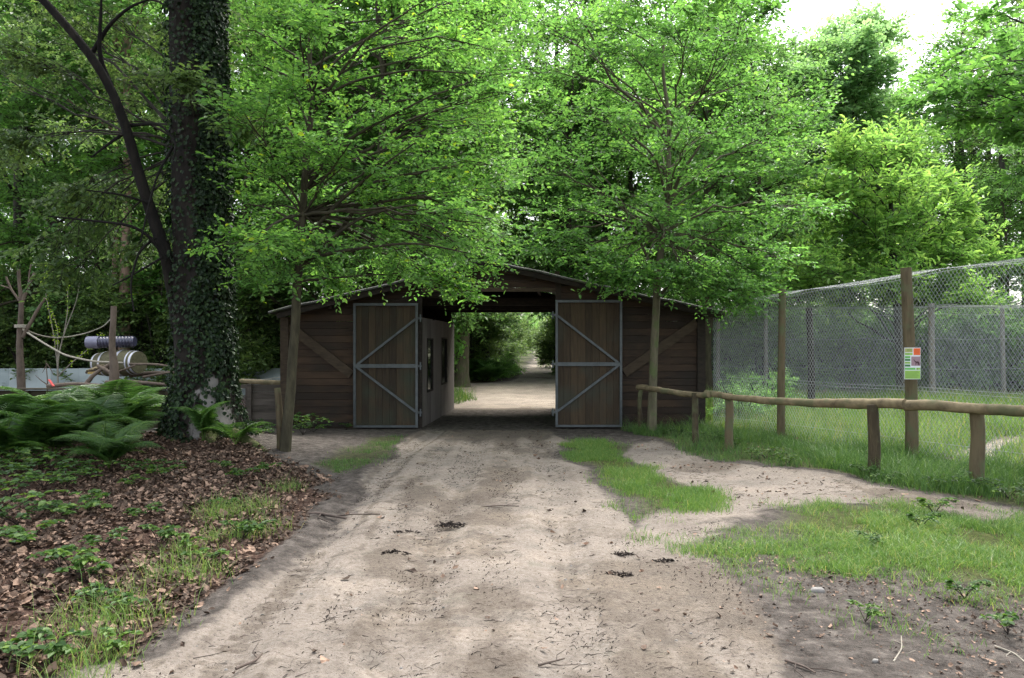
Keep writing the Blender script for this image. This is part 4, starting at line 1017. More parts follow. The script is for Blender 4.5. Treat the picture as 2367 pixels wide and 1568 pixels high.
def net_bay(mb, a, b, za0, za1, zb0, zb1, pitch, r, sag=0.03, slant=(0, 0)):
    """diamond netting between two posts: straight diagonals both ways, clipped to the bay"""
    a = np.array(a, float); b = np.array(b, float); L = np.linalg.norm(b - a); H = (za1 - za0 + zb1 - zb0) / 2
    off = np.arange(-H * 1.6, L, pitch); seg0, seg1 = [], []
    k = 1.6                                               # diamonds a little taller than wide
    for sgn in (1, -1):
        for o in off:
            u0, v0, u1, v1 = o, 0.0, o + H / k, H
            if u0 < 0: v0 = -u0 * k; u0 = 0
            if u1 > L: v1 = (L - o) * k; u1 = L
            if v0 >= H or u0 >= L or u1 <= 0: continue
            if sgn < 0: u0, u1 = L - u0, L - u1
            seg0.append((u0, v0)); seg1.append((u1, v1))
    s0 = np.array(seg0); s1 = np.array(seg1); m = 5
    tt = np.linspace(0, 1, m + 1)

    def pos(uv):
        u = uv[:, 0] / L; v = uv[:, 1] / H
        zb = za0 + (zb0 - za0) * u; zt = za1 + (zb1 - za1) * u - sag * np.sin(np.pi * u)
        p = a[None] + (b - a)[None] * u[:, None] + R.normal(0, 0.0006, (len(u), 2))
        p = p + np.array(slant)[None] * v[:, None]
        return np.concatenate([p, (zb + (zt - zb) * v)[:, None]], 1)
    for i in range(m):
        q0 = s0 + (s1 - s0) * tt[i]; q1 = s0 + (s1 - s0) * tt[i + 1]
        prisms(mb, pos(q0), pos(q1), r, r, 0.5 + 0.2 * R.random())


def wire(mb, pts, r=0.002, n=16): tube(mb, smooth_path(pts, n), r, 4, 0.5, cap=False)


fence = empty('wire_fence', (4.52, 12.9, 0), 'tall chain-link enclosure fence on round wooden posts, behind the rail fence', 'fence')
FZ = [2.42, 2.52, 2.66, 2.76, 2.80, 2.8]
for k, (x, y) in enumerate(FENCE):
    if k == 0: continue
    g = float(gz(x, y)); r = 0.062 if k == 1 else 0.078
    mb = MB(); lean = -0.05 if k == 2 else 0.015
    P = [(x + lean * -0.0, y, g - 0.1), (x, y, 0.9), (x + lean, y, 1.9), (x + lean * 1.6, y, FZ[k])]
    tube(mb, smooth_path(P, 12), [r * 1.12, r, r * 0.92], 14, R.random(), wob=0.05); put(mb, 'post', M['postwood'], fence, True)
mb = MB(); mt = MB(); mw = MB()
nv = nrm(np.array([2.2, 1.05]))                     # into the enclosure
for k in range(len(FENCE) - 1):
    a, b = np.array(FENCE[k]) + nv * 0.085, np.array(FENCE[k + 1]) + nv * 0.085
    net_bay(mb, a, b, 0.0, FZ[k] - 0.04, 0.0, FZ[k + 1] - 0.04, 0.056, 0.0028)
    net_bay(mt, a, b, FZ[k] - 0.06, FZ[k] + 0.02, FZ[k + 1] - 0.06, FZ[k + 1] + 0.02, 0.056, 0.0010, 0.05, tuple(nv * 0.6))
    for z, s in ((0.25, .0), (0.95, 0.02), (1.0, .02), (FZ[k] - 0.05, 0.03)):
        w0 = (*a, z); w1 = (*b, z if z < 2 else FZ[k + 1] - 0.05); lwm = MB(); wire(lwm, [w0, tuple((np.array(w0) + np.array(w1)) / 2 - np.array([0, 0, s])), w1], 0.0022); put(lwm, 'line_wire', M['wire'], fence)
    c, d = a + nv * 0.85, b + nv * 0.85
    lwm = MB(); wire(lwm, [(*c, FZ[k] + 0.02), (*((c + d) / 2), (FZ[k] + FZ[k + 1]) / 2 - 0.03), (*d, FZ[k + 1] + 0.02)], 0.0025); put(lwm, 'line_wire', M['wire'], fence)
    for i, u in enumerate(np.arange(0, 1, 0.045)):
        p = a + (b - a) * u; prisms(mb, [(*p, 0.0)], [(*p, 0.95)], 0.0013, 0.0013, 0.3)
put(mb, 'netting', M['wire'], fence); put(mt, 'overhang_netting', M['wire'], fence)
# information panel on the second wire-fence post
sg = empty('info_sign', (5.53, 10.45, 1.1), 'small green, orange and white animal information panel with a photo, on the tall fence post', 'sign')
SC = {k: flat('sign ' + k, c) for k, c in {'white': (0.75, 0.78, 0.8), 'olive': (0.42, 0.42, 0.16), 'lime': (0.33, 0.55, 0.12), 'green': (0.16, 0.50, 0.12), 'dark': (0.06, 0.20, 0.07), 'orange': (0.85, 0.17, 0.05), 'photo': (0.36, 0.24, 0.27), 'animal': (0.09, 0.045, 0.055), 'ink': (0.16, 0.30, 0.08), 'rust': (0.55, 0.10, 0.03)}.items()}
sx0, sx1, sz0, sz1, sy = px(2090.5, 10.42), px(2127.5, 10.42), W(0, 877, 10.42)[2], W(0, 804, 10.42)[2], 10.42
SWd, SHt = sx1 - sx0, sz1 - sz0


def spl(mb, u0, u1, v0, v1, lay): box(mb, sx0 + SWd * u0, sx0 + SWd * u1, sy - 0.004 - lay * 0.0015, sy - 0.0027 - (lay - 1) * 0.0015, sz1 - SHt * v1, sz1 - SHt * v0)


mb = MB(); box(mb, sx0, sx1, sy - 0.004, sy + 0.004, sz0, sz1); pan = put(mb, 'panel', SC['white'], sg)
for nm, c, u0, u1, v0, v1 in (('field', 'olive', .02, .50, .02, .145), ('field', 'lime', .02, .50, .165, .235), ('field', 'green', .02, .36, .265, .335), ('field', 'dark', .02, .36, .355, .42), ('field', 'lime', .02, .36, .445, .51),
                             ('field', 'dark', .02, .36, .535, .60), ('field', 'orange', .56, .98, .02, .235), ('photo', 'photo', .42, .98, .28, .575), ('field', 'green', .02, .68, .635, .70), ('field', 'lime', .73, .98, .635, .70), ('field', 'lime', .02, .98, .725, .985)):
    mb = MB(); spl(mb, u0, u1, v0, v1, 1); o = put(mb, nm, SC[c], sg)
mb = MB()
for v in np.arange(.76, .97, .03): spl(mb, .06, .94 - .2 * R.random(), v, v + .008, 2)
for v in (.05, .09): spl(mb, .14, .44, v, v + .018, 2)
for v in (.19, .29, .47): spl(mb, .06, .30, v, v + .016, 2)
spl(mb, .76, .84, .65, .69, 2); put(mb, 'print', SC['ink'], sg)
mb = MB()
for v in (.06, .10, .14, .19): spl(mb, .64, .93, v, v + .014, 2)
put(mb, 'print', SC['rust'], sg)
mb = MB()                                             # four-legged silhouette in the picture
sil = [(.57, .36), (.62, .40), (.70, .435), (.84, .435), (.90, .45), (.92, .50), (.93, .55), (.90, .555), (.87, .51), (.85, .555), (.82, .555), (.82, .49), (.73, .49), (.715, .555), (.685, .555), (.68, .47), (.63, .44), (.585, .41), (.56, .39)]
pts = [(sx0 + SWd * u, sz1 - SHt * v) for u, v in sil]
prism_xz(mb, pts, sy - 0.0085, sy - 0.0068); put(mb, 'picture_animal', SC['animal'], sg)

rear = empty('rear_fence', (8.5, 22.5, 0), 'far chain-link fence on pale posts closing off the back of the grassy enclosure', 'fence')
RF = [(px(1560, 25.5), 25.5), (px(1660, 24.6), 24.6), (px(1770, 23.6), 23.6), (px(1870, 23.0), 23.0), (px(1990, 22.6), 22.6), (px(2087, 22.6), 22.6), (px(2153, 21.6), 21.6), (px(2318, 22.3), 22.3), (px(2460, 21.8), 21.8), (px(2620, 21.6), 21.6)]
RZ = [2.68, 2.66, 2.65, 2.64, 2.62, 2.62, 2.62, 2.64, 2.66, 2.7]
mb = MB(); mt = MB(); mw = MB()
for k in range(len(RF)):
    x, y = RF[k]
    if k not in (3, 4):
        p = MB(); r = 0.085 if k == 6 else 0.062
        tube(p, smooth_path([(x + (.10 if k in (5,) else .04 if k in (6, 7) else 0), y, -0.1), (x, y, 1.2), (x - (.02 if k in (5, 7) else 0), y, RZ[k] + (.12 if k == 6 else 0))], 8), [r, r * 0.95], 10, 0.6, wob=0.05)
        put(p, 'post', M['concrete'], rear, True)
    if k < len(RF) - 1:
        a, b = np.array(RF[k]) - np.array([0, 0.1]), np.array(RF[k + 1]) - np.array([0, 0.1])
        net_bay(mb, a, b, 0.0, RZ[k], 0.0, RZ[k + 1], 0.066, 0.0026)
        net_bay(mt, a, b, RZ[k], RZ[k] + 0.06, RZ[k + 1], RZ[k + 1] + 0.06, 0.06, 0.0034, 0.02, (0.0, -0.5))
        for z in (0.9, 1.75, RZ[k], 2.45): lwm = MB(); wire(lwm, [(*a, z), (*((a + b) / 2), z - 0.03), (*b, z)], 0.004); put(lwm, 'line_wire', M['wire'], rear)
put(mb, 'netting', M['wire'], rear); put(mt, 'top_netting', M['wire'], rear)
# dark leaning post in the enclosure
o = MB(); tube(o, smooth_path([W(1875, 955, 17.7), W(1876, 850, 17.75), W(1870, 712, 17.8)], 10), [0.085, 0.07], 10, 0.3, wob=0.12)
q = o.build('dead_trunk', M['bark_dark'], smooth=True); tag(q, 'dark bare post-like stem standing alone in the enclosure between front and rear fences', 'post')

# ------------------------------------------------------------------ left-hand enclosure
mb = MB(); D = 24.0; ztop = W(0, 852, D)[2]
xe = np.linspace(px(-140, D), px(665, D), 26)
for a, b in zip(xe[:-1], xe[1:]): box(mb, a + .002, b - .002, D, D + 0.03, -0.05, ztop + R.uniform(-.006, .006), R.random())
mb2 = mb.build('metal_sheet_wall', M['sheet']); tag(mb2, 'low grey-green metal sheet wall around the climbing enclosure', 'wall')
lw = empty('plank_wall', (-6.8, 14.6, 0), 'low dark plank wall behind the ferns at left', 'wall')
x0, x1 = px(-260, 14.6), px(392, 14.6); zt = W(0, 901, 14.6)[2]
z = 0.0; mb = MB()
while z < zt - 0.02:
    box(mb, x0, x1, 14.6, 14.63, z + .003, min(z + .14, zt), R.random()); z += 0.143
put(mb, 'boards', M['lowwall'], lw)
for p in (-180, -60, 60, 180, 300, 388):
    mb = MB(); x = px(p, 14.55); box(mb, x - .05, x + .05, 14.53, 14.597, 0, zt - .02, .5); put(mb, 'post', M['lowwall'], lw)
mb = MB(); box(mb, x0, x1, 14.50, 14.64, zt + .001, zt + .03, .6); put(mb, 'cap_board', M['lowwall'], lw)
# panel with a wire window between the old tree and the shed
pf = empty('wooden_panel', (px(612, 14.7), 14.7, 0), 'brown boarded panel between old tree and shed', 'panel')
mb = MB(); z = 0.02; zt2 = W(0, 889, 14.7)[2]
while z < zt2 - .02:
    box(mb, px(579, 14.7), XL - 0.01, 14.7, 14.73, z, min(z + .13, zt2), R.random()); z += .133
put(mb, 'boards', M['panelwood'], pf)
for p in (577, 652): mb = MB(); x = px(p, 14.66); box(mb, x - .035, x + .035, 14.63, 14.697, 0, zt2 + .01, .4); put(mb, 'batten', M['panelwood'], pf)
wf = empty('wire_gate', (px(560, 14.7), 14.7, 0), 'small wire-mesh gate framed in wood just right of the old tree', 'gate')
mb = MB(); xa, xb = px(528, 14.7), px(574, 14.7)
for (a, b, c, d) in ((xa, xa + .06, 0.02, zt2), (xb - .05, xb, 0.02, zt2), (xa + .06, xb - .05, zt2 - .07, zt2), (xa + .06, xb - .05, 0.02, .09)): box(mb, a, b, 14.68, 14.72, c, d, .5)
put(mb, 'frame', M['panelwood'], wf)
mb = MB(); net_bay(mb, (xa + .06, 14.70), (xb - .05, 14.70), .09, zt2 - .07, .09, zt2 - .07, .05, .0018, 0); put(mb, 'mesh', M['wire'], wf)
o = MB(); tube(o, smooth_path([W(540, 880, 15.6), W(600, 884, 15.5), W(655, 885, 15.4)], 10), [.045, .055], 10, .7, wob=.1); tag(o.build('log', M['logwood'], smooth=True), 'pale log lying level between old tree and shed, above the boarded panel', 'log')
for y0, y1, r in ((868, 881, .008), (893, 888, .008), (880, 872, .006)):
    o = MB(); tube(o, smooth_path([W(538, y0 + 8, 17), W(600, (y0 + y1) / 2 + 3, 17), W(650, y1, 17)], 10), r, 5, .7)
    tag(o.build('rope', M['rope'], smooth=True), 'thin pale rope stretched behind the boarded panel', 'rope', 'thin ropes behind the boarded panel')
# dead climbing tree
root = mk_tree('climbing_tree', W(47, 950, 18) * np.array([1, 1, 0]), 'bare lopped tree with forked stubs and ropes tied round it, far left in the enclosure', 'dead tree')
mb = MB(); tube(mb, smooth_path([W(50, 960, 18), W(49, 880, 18), W(45, 800, 18), W(48, 740, 18), W(50, 690, 18), W(44, 660, 18), W(43, 622, 18)], 26), [.11, .09, .075, .065, .045, .035], 12, .5, wob=.12, cap=True)
put(mb, 'trunk', M['deadwood'], root, True)
for pts, r in (([(50, 705), (58, 680), (68, 655), (80, 632)], .045), ([(48, 700), (35, 682), (25, 668), (14, 640)], .03), ([(26, 668), (14, 664), (2, 660)], .018), ([(52, 780), (66, 755), (85, 720), (104, 690)], .045), ([(66, 660), (68, 630), (72, 610)], .02)):
    mb = MB(); tube(mb, smooth_path([W(a, b, 18) for a, b in pts], 12), [r, r * .75], 8, .7, wob=.12); put(mb, 'branch', M['deadwood'], root, True)
mb = MB()
for z in np.linspace(0, .05, 3): tube(mb, [W(49, 757, 18) + np.array([.13 * math.cos(a), .13 * math.sin(a), z]) for a in np.linspace(0, 6.28, 18)], .014, 6, .6, cap=False)
put(mb, 'rope_binding', M['rope'], root, True)
root = mk_tree('climbing_post', W(257, 950, 17.2) * np.array([1, 1, 0]), 'rough upright climbing post with a flat-sawn top in front of the barrel', 'post')
mb = MB(); tube(mb, smooth_path([W(257, 960, 17.2), W(261, 900, 17.2), W(266, 860, 17.2), W(258, 800, 17.2), W(262, 750, 17.2), W(263, 708, 17.2)], 20), [.11, .105, .10, .07, .065, .06], 12, .8, wob=.12)
put(mb, 'trunk', M['deadwood'], root, True)


def one(name, mats, label, cat, fn, group=None, smooth=True):
    mb = MB(); fn(mb); o = mb.build(name, mats, smooth=smooth); return tag(o, label, cat, group)


one('rope', M['rope'], 'thick pale rope sagging from the lopped tree down to the ribbed pipe', 'rope', lambda mb: tube(mb, smooth_path([W(52, 762, 18), W(95, 790, 18), (W(150, 822, 18)), W(215, 836, 18), W(285, 839, 18)], 24), .022, 8, .6))
one('rope', M['rope'], 'pale rope sagging from the lopped tree and rising to the pinkish trunk', 'rope', lambda mb: tube(mb, smooth_path([W(52, 760, 18), W(90, 777, 18.6), W(140, 783, 19.5), W(200, 771, 20.5), W(240, 755, 22), W(278, 714, 24)], 24), .018, 8, .6))
# ribbed pipe
root = empty('ribbed_pipe', tuple(W(258, 790, 18.3)), 'dark ribbed plastic pipe lying level beside the climbing post, above the barrel', 'pipe')
P0 = W(205, 792, 18.3); P1 = W(312, 790, 18.3); n = 90; t = np.linspace(0, 1, n)
mb = MB(); tube(mb, P0 + (P1 - P0) * t[:, None], .125 + .014 * np.sign(np.sin(t * 2 * math.pi * 15)) * (t > .22), 20, .5, cap=True); put(mb, 'tube', M['pipe'], root, True)
mb = MB(); q = np.linspace(-.02, .24, 8); tube(mb, P0 + (P1 - P0) * q[:, None], .145, 20, .6, cap=True); put(mb, 'collar', M['pipe_end'], root, True)
# barrel on its side
root = empty('barrel', tuple(W(280, 838, 18.4)), 'mossy wooden barrel with pale metal hoops lying on its side behind the climbing post', 'barrel')
P0 = W(228, 842, 18.6); P1 = W(322, 838, 18.2); n = 30; t = np.linspace(0, 1, n); rb = .26 + .06 * np.sin(t * math.pi)
mb = MB(); tube(mb, P0 + (P1 - P0) * t[:, None], rb, 26, .5, wob=.01); put(mb, 'staves', M['barrel'], root, True)
for a, b in ((.02, .07), (.22, .27), (.62, .68), (.86, .89), (.94, .985)):
    mb = MB(); q = np.linspace(a, b, 4); tube(mb, P0 + (P1 - P0) * q[:, None], .266 + .06 * np.sin(q * math.pi), 26, .6, cap=False); put(mb, 'hoop', M['hoop'], root, True)
# slatted ladder, logs and branches of the climbing frame
root = empty('slatted_ramp', tuple(W(235, 850, 17.8)), 'short slatted wooden ramp under the left end of the ribbed pipe', 'ramp')
a = W(198, 862, 17.6); b = W(285, 838, 18.3); s = np.array([0, .5, .10])
for k in (0, 1): mb = MB(); beam(mb, a + s * k, b + s * k, .035, .05, .4); put(mb, 'stringer', M['deadwood'], root)
for t in np.linspace(.06, .95, 9): mb = MB(); p = a + (b - a) * t + np.array([0, 0, .04]); beam(mb, p - s * .08, p + s * 1.08, .05, .022, R.random()); put(mb, 'slat', M['logwood'], root)
one('board_end', M['yellowwood'], 'yellow sawn board end sticking out left of the slatted ramp', 'board', lambda mb: beam(mb, W(203, 863, 17.5), W(232, 861, 17.6), .05, .05), smooth=False)
LG = 'bare branches of the climbing frame'
for pts, r, lab in (([(225, 845, 17.5), (255, 862, 17.4), (280, 858, 17.4), (312, 845, 17.4)], .035, 'curved bare branch crossing left of the climbing post below the ramp'),
                    ([(300, 842, 17.6), (360, 842, 17.4), (400, 848, 17.3), (440, 856, 17.2)], .03, 'long level bare branch reaching from the barrel to the old tree'),
                    ([(195, 893, 17.3), (215, 868, 17.4), (240, 850, 17.5), (262, 838, 17.6)], .055, 'mossy slanting limb propping up the slatted ramp'),
                    ([(240, 852, 17.5), (262, 868, 17.4), (285, 885, 17.3), (320, 896, 17.3)], .05, 'knobbly mossy limb sloping down right beneath the barrel'),
                    ([(110, 893, 17.2), (180, 887, 17.1), (245, 893, 17.1), (330, 889, 17.0)], .05, 'long fallen log resting along the top of the plank wall'),
                    ([(245, 885, 17.1), (300, 882, 17.0), (385, 889, 17.0)], .05, 'shorter fallen log right of the climbing post foot'),
                    ([(330, 872, 18), (380, 863, 18), (430, 858, 18)], .03, 'thin branch rising right behind the barrel'),
                    ([(300, 868, 19), (350, 862, 19), (400, 862, 19)], .06, 'grey log supporting the barrel')):
    one('branch', M['deadwood'], lab, 'branch', lambda mb: tube(mb, smooth_path([W(x, y, d) for x, y, d in pts], 18), [r, r * .8, r * .6], 9, .7, wob=.15), LG)
one('plastic_tag', M['red'], 'red plastic strip on the fallen log by the lopped tree', 'strip', lambda mb: beam(mb, W(113, 878, 17.0), W(124, 893, 16.95), .05, .02), smooth=False)
for p, q, y, lab in ((134, 150, 890, 'tall bare forked sapling standing in front of the metal sheet wall'), (108, 112, 890, 'short dead forked sapling in front of the metal sheet wall')):
    root = mk_tree('bare_sapling', W(p, 940, 19.5) * np.array([1, 1, 0]), lab, 'sapling'); mb = MB()
    if q == 150:
        L = ([(134, 950), (134, 880), (132, 840), (142, 790), (152, 760), (180, 690), (184, 650)], [(133, 850), (128, 800), (118, 740), (105, 680), (102, 620)], [(134, 870), (170, 835), (208, 805), (235, 770)], [(133, 840), (134, 760), (120, 720)], [(148, 770), (157, 720), (156, 660), (158, 610)])
    else: L = ([(109, 950), (110, 880), (107, 850), (106, 832)], [(110, 890), (95, 880), (82, 868)], [(107, 840), (115, 850), (124, 866)], [(107, 846), (98, 862)])
    for i, l in enumerate(L): tube(mb, smooth_path([W(a, b, 19.5) for a, b in l], 14), [.03 if i == 0 else .016, .006], 6, .8, cap=False)
    put(mb, 'stem', M['palestick'] if q == 150 else M['deadwood'], root, True)
    if q == 150:
        lf = MB(); pts_ = []
        for l in L[1:]: pts_ += [P for P in smooth_path([W(a, b, 19.5) for a, b in l], 30)[8:]]
        pts_ = np.array(pts_); pts_ = np.repeat(pts_, 2, 0) + R.normal(0, .03, (len(pts_) * 2, 3))
        leaves(lf, pts_, R.normal(0, 1, pts_.shape), R.normal(0, 1, pts_.shape), .06, .6, .9); put(lf, 'foliage', M['leaf_bright'], root)
# stump post beside the leaning hornbeam
one('stump_post', M['postwood'], 'short weathered stump post close against the foot of the leaning tree left of the track', 'post', lambda mb: tube(mb, smooth_path([W(650, 1072, 10.7), W(648, 1000, 10.7), W(645, 940, 10.7), W(641, 897, 10.7)], 12), [.06, .05, .045], 12, .5, wob=.1))

# ------------------------------------------------------------------ ferns


def frond_mesh(L, seed):
    mb = MB(); n = 40; t = np.linspace(0, 1, n); rg = np.random.default_rng(seed)
    P = np.stack([L * t * (0.62 + .25 * t), .03 * np.sin(t * 3 + seed), L * (1.05 * t - 0.72 * t ** 2.4)], -1)
    tube(mb, P, [.006, .002], 4, .8, 0, cap=False)
    T = nrm(np.gradient(P, axis=0)); S = np.array([0, 1.0, 0])
    pp, dd, nn, ll = [], [], [], []
    for i in range(7, n):
        u = i / (n - 1); w = L * .30 * (math.sin(min(1, (1 - u) * 1.35) * math.pi / 2) ** .8) * (1 if u > .25 else .75)
        for sg_ in (-1, 1):
            d = nrm(T[i] * .35 + S * sg_ + np.array([0, 0, -.10]) + rg.normal(0, .05, 3)); m = max(3, int(w / .016))
            k = (np.arange(m) + .5) / m; Q = P[i] + d * (w * k)[:, None] + np.array([0, 0, -.10 * w]) * (k ** 2)[:, None]
            lw_ = np.maximum(.014, .062 * (1 - k) * (w / (L * .3)) + .012)
            side = nrm(np.cross(d, [0, 0, 1.0]))
            for s2 in (-1, 1):
                pp.append(Q); dd.append(np.tile(nrm(side * s2 + d * .5), (m, 1))); nn.append(np.tile([0, 0, 1.0], (m, 1)) + rg.normal(0, .15, (m, 3))); ll.append(lw_)
    pp = np.concatenate(pp); leaves(mb, pp, np.concatenate(dd), np.concatenate(nn), np.concatenate(ll), .42, np.clip(.5 + rg.normal(0, .12, len(pp)), 0, 1), 0, True)
    return mb.mesh('frond', M['fern'])


FM = [frond_mesh(1.0, 1), frond_mesh(0.85, 2), frond_mesh(1.15, 3)]


def fern(x, y, s, nf, label, group=None, tilt=(0.5, 1.05), zz=0.0):
    root = empty('fern', (x, y, float(gz(x, y)) + zz), label, 'fern', group)
    for k in range(nf):
        o = bpy.data.objects.new('frond', FM[R.integers(0, 3)]); C.objects.link(o); o.parent = root
        o.rotation_euler = (R.uniform(-.25, .25), -R.uniform(*tilt) + .62, k * 6.283 / nf + R.uniform(-.3, .3)); q = s * R.uniform(.8, 1.15); o.scale = (q, q, q)
        o.location = (0, 0, .04)
    return root


for i, (p, y, d, s) in enumerate([(30, 0, 9.2, 1.05), (120, 0, 9.6, 1.05), (215, 0, 9.9, 1.0), (290, 0, 10.2, 1.0), (70, 0, 10.8, 1.15), (180, 0, 11.2, 1.15), (270, 0, 11.6, 1.2), (-40, 0, 10.2, 1.1), (-90, 0, 8.8, 1.0), (250, 0, 9.1, .75), (-10, 0, 12.2, 1.2), (120, 0, 12.6, 1.15), (210, 0, 12.9, 1.2), (-120, 0, 11.8, 1.2), (60, 0, 13.6, 1.1), (300, 0, 13.6, 1.1)]):
    fern(px(p, d), d, s, 9, 'bracken fern in the bank of ferns before the low plank wall', 'bank of bracken ferns')
fern(px(470, 10.55), 10.55, .72, 6, 'small fern growing at the foot of the ivy-clad tree', None, (.9, 1.3))
fern(px(545, 10.5), 10.5, .62, 5, 'fern draping down over the mossy root right of the old tree', None, (.3, .8))
fern(px(250, 9.0), 9.0, .5, 6, 'smallest fern at the edge of the dead leaves below the fern bank')
# ferns beyond the shed
for i in range(16):
    d = 33 + R.uniform(-1.2, 2.2); fern(px(R.uniform(1080, 1150), d), d, 1.1, 7, 'fern in the low green bank beyond the passage, left of the road', 'ferns beyond the passage')
# ------------------------------------------------------------------ brambles and seedlings


def sprig(seed, nst, Ls, leafL, H):
    rg = np.random.default_rng(seed); mb = MB()
    for k in range(nst):
        a = rg.uniform(0, 6.28); L = Ls * rg.uniform(.6, 1.2); t = np.linspace(0, 1, 8)
        P = np.stack([L * t * math.cos(a), L * t * math.sin(a), H * rg.uniform(.6, 1.2) * np.sin(t * 2.2)], -1); tube(mb, P, [.004, .002], 3, .3, 1, cap=False)
        for i in range(2, 8):
            up = np.array([0, 0, 1.0]) + rg.normal(0, .3, 3); b = rg.uniform(0, 6.28); q = P[i] + np.array([0, 0, .02]); l = leafL * rg.uniform(.7, 1.2)
            for o_ in (-1.3, 0, 1.3):
                leaves(mb, q[None], np.array([[math.cos(b + o_), math.sin(b + o_), rg.uniform(-.2, .15)]]), up[None], l * (1 if o_ == 0 else .85), .75, np.clip(.5 + rg.normal(0, .2), 0, 1))
    return mb.mesh('leafy_sprig', [M['bramble'], M['twig']])


SP = [sprig(1, 5, .32, .075, .12), sprig(2, 7, .42, .07, .16), sprig(3, 4, .18, .055, .10), sprig(4, 8, .55, .08, .28)]


def put_sprig(k, p, y, s, label, group, name='bramble'):
    x, d = G(p, y); o = bpy.data.objects.new(name, SP[k]); C.objects.link(o); o.location = (x, d, float(gz(x, d))); o.rotation_euler = (0, 0, R.uniform(0, 6.28)); o.scale = (s, s, s * R.uniform(.8, 1.2))
    return tag(o, label, 'bramble', group)


for p, y, k, s in [(20, 1180, 3, .9), (150, 1150, 1, .9), (40, 1240, 1, .8), (130, 1220, 0, .9), (200, 1215, 0, 1), (60, 1290, 0, 1), (330, 1225, 2, 1), (100, 1150, 3, 1), (60, 1135, 3, 1.1), (10, 1120, 3, 1.2), (190, 1130, 3, .8),
                   (-40, 1250, 3, 1.1), (300, 1150, 2, 1), (380, 1130, 2, 1.1), (240, 1300, 2, 1), (345, 1115, 1, .9), (120, 1110, 3, 1)]:
    put_sprig(k, p, y, s, 'dark leafy bramble trailing over the dead leaves at lower left', 'brambles on the leafy bank at left')
for p, y, k, s in [(140, 1340, 2, 1), (170, 1355, 2, 1.1), (200, 1365, 2, .9), (230, 1410, 2, .9), (300, 1420, 2, .8), (370, 1280, 2, 1), (430, 1290, 2, .8), (560, 1250, 2, 1), (590, 1240, 2, .9), (520, 1190, 2, .8), (260, 1510, 2, .8), (120, 1545, 2, 1), (60, 1555, 2, 1), (480, 1310, 2, .9), (560, 1130, 2, 1), (620, 1110, 2, .9), (510, 1110, 2, .9)]:
    put_sprig(k, p, y, s, 'small bright seedling poking through the dead leaves near the track edge', 'seedlings in the dead leaves', 'seedling')['category'] = 'seedling'
for p, y, k, s in [(700, 1010, 3, .9), (725, 1000, 1, .9), (600, 1005, 1, 1), (575, 1000, 1, .9), (690, 990, 3, .8), (800, 995, 2, .8), (640, 1015, 1, .8)]:
    put_sprig(k, p, y, s, 'leafy weed growing at the foot of the shed left wall', 'weeds at the shed foot', 'weed')['category'] = 'weed'
for p, y, k, s in [(2130, 1225, 2, .9), (2160, 1190, 2, 1.1), (2010, 1270, 2, .7), (2230, 1390, 2, .8), (2330, 1470, 2, .7), (2000, 1440, 2, .6)]:
    put_sprig(k, p, y, s, 'broad-leaved weed in the short grass at right', 'weeds in the grass at right', 'weed')['category'] = 'weed'
for p, y, k, s in [(1490, 1000, 2, 1), (1530, 1002, 1, .8), (1570, 1008, 2, 1), (1640, 1020, 1, .9), (1700, 1035, 2, 1), (1820, 1075, 2, 1), (2000, 1105, 2, .9), (2050, 1112, 1, .7), (2200, 1130, 1, .8), (2330, 1150, 1, .9), (1770, 1060, 1, .8)]:
    put_sprig(k, p, y, s, 'leafy weed in the rough grass at the foot of the rail fence', 'weeds along the rail fence', 'weed')['category'] = 'weed'

# ------------------------------------------------------------------ grass


def pts_in(polys, n, xr, yr, edge=0.15, wob=0.4, dens=None):
    x = R.uniform(*xr, n); y = R.uniform(*yr, n)
    wx = x + wob * (vn(x, y, 0.5, 9) - 0.5) + wob * (vn(x, y, 1.6, 2) - 0.5); wy = y + wob * (vn(x, y, 0.5, 19) - 0.5) + wob * (vn(x, y, 1.6, 22) - 0.5)
    s = np.maximum.reduce([sdf(p, wx, wy) for p in polys]); k = R.random(n) < sst(-edge * .45, edge * 1.3, s)
    if dens is not None: k &= R.random(n) < dens(x, y)
    return x[k], y[k]


def blades(x, y, h, w, lean=0.4, t0=0.5, tv=0.2):
    n = len(x); z = gz(x, y); h = h * np.minimum(R.lognormal(-.15, .45, n), 2.6); a = R.uniform(0, 6.283, n); f = R.uniform(0, 6.283, n)
    ln = lean * h * R.uniform(.2, 1.6, n); b = np.stack([x, y, z - .005], -1); s = np.stack([np.cos(a), np.sin(a), 0 * a], -1) * (w / 2)
    d = np.stack([np.cos(f), np.sin(f), 0 * f], -1); m = b + d * (ln * .35)[:, None] + np.array([0, 0, 1.0]) * (h * .6)[:, None]; t = b + d * ln[:, None] + np.array([0, 0, 1.0]) * (h * .95)[:, None]
    V = np.stack([b - s, b + s, m + s * .7, m - s * .7, t], 1).reshape(-1, 3); i = np.arange(n)[:, None] * 5
    mb = MB(); tt = np.clip(t0 + R.normal(0, tv, n) + .35 * (fbm(x, y, .6, 3, 2) - .5), 0, 1)
    mb.add(V, i + np.array([[0, 1, 2, 3]]), np.repeat(tt, 5)); mb.F.append((i + np.array([[3, 2, 4]]), 0)); return mb


def stuff(mb, name, mats, label, cat): o = mb.build(name, mats); return tag(o, label, cat, None, 'stuff')


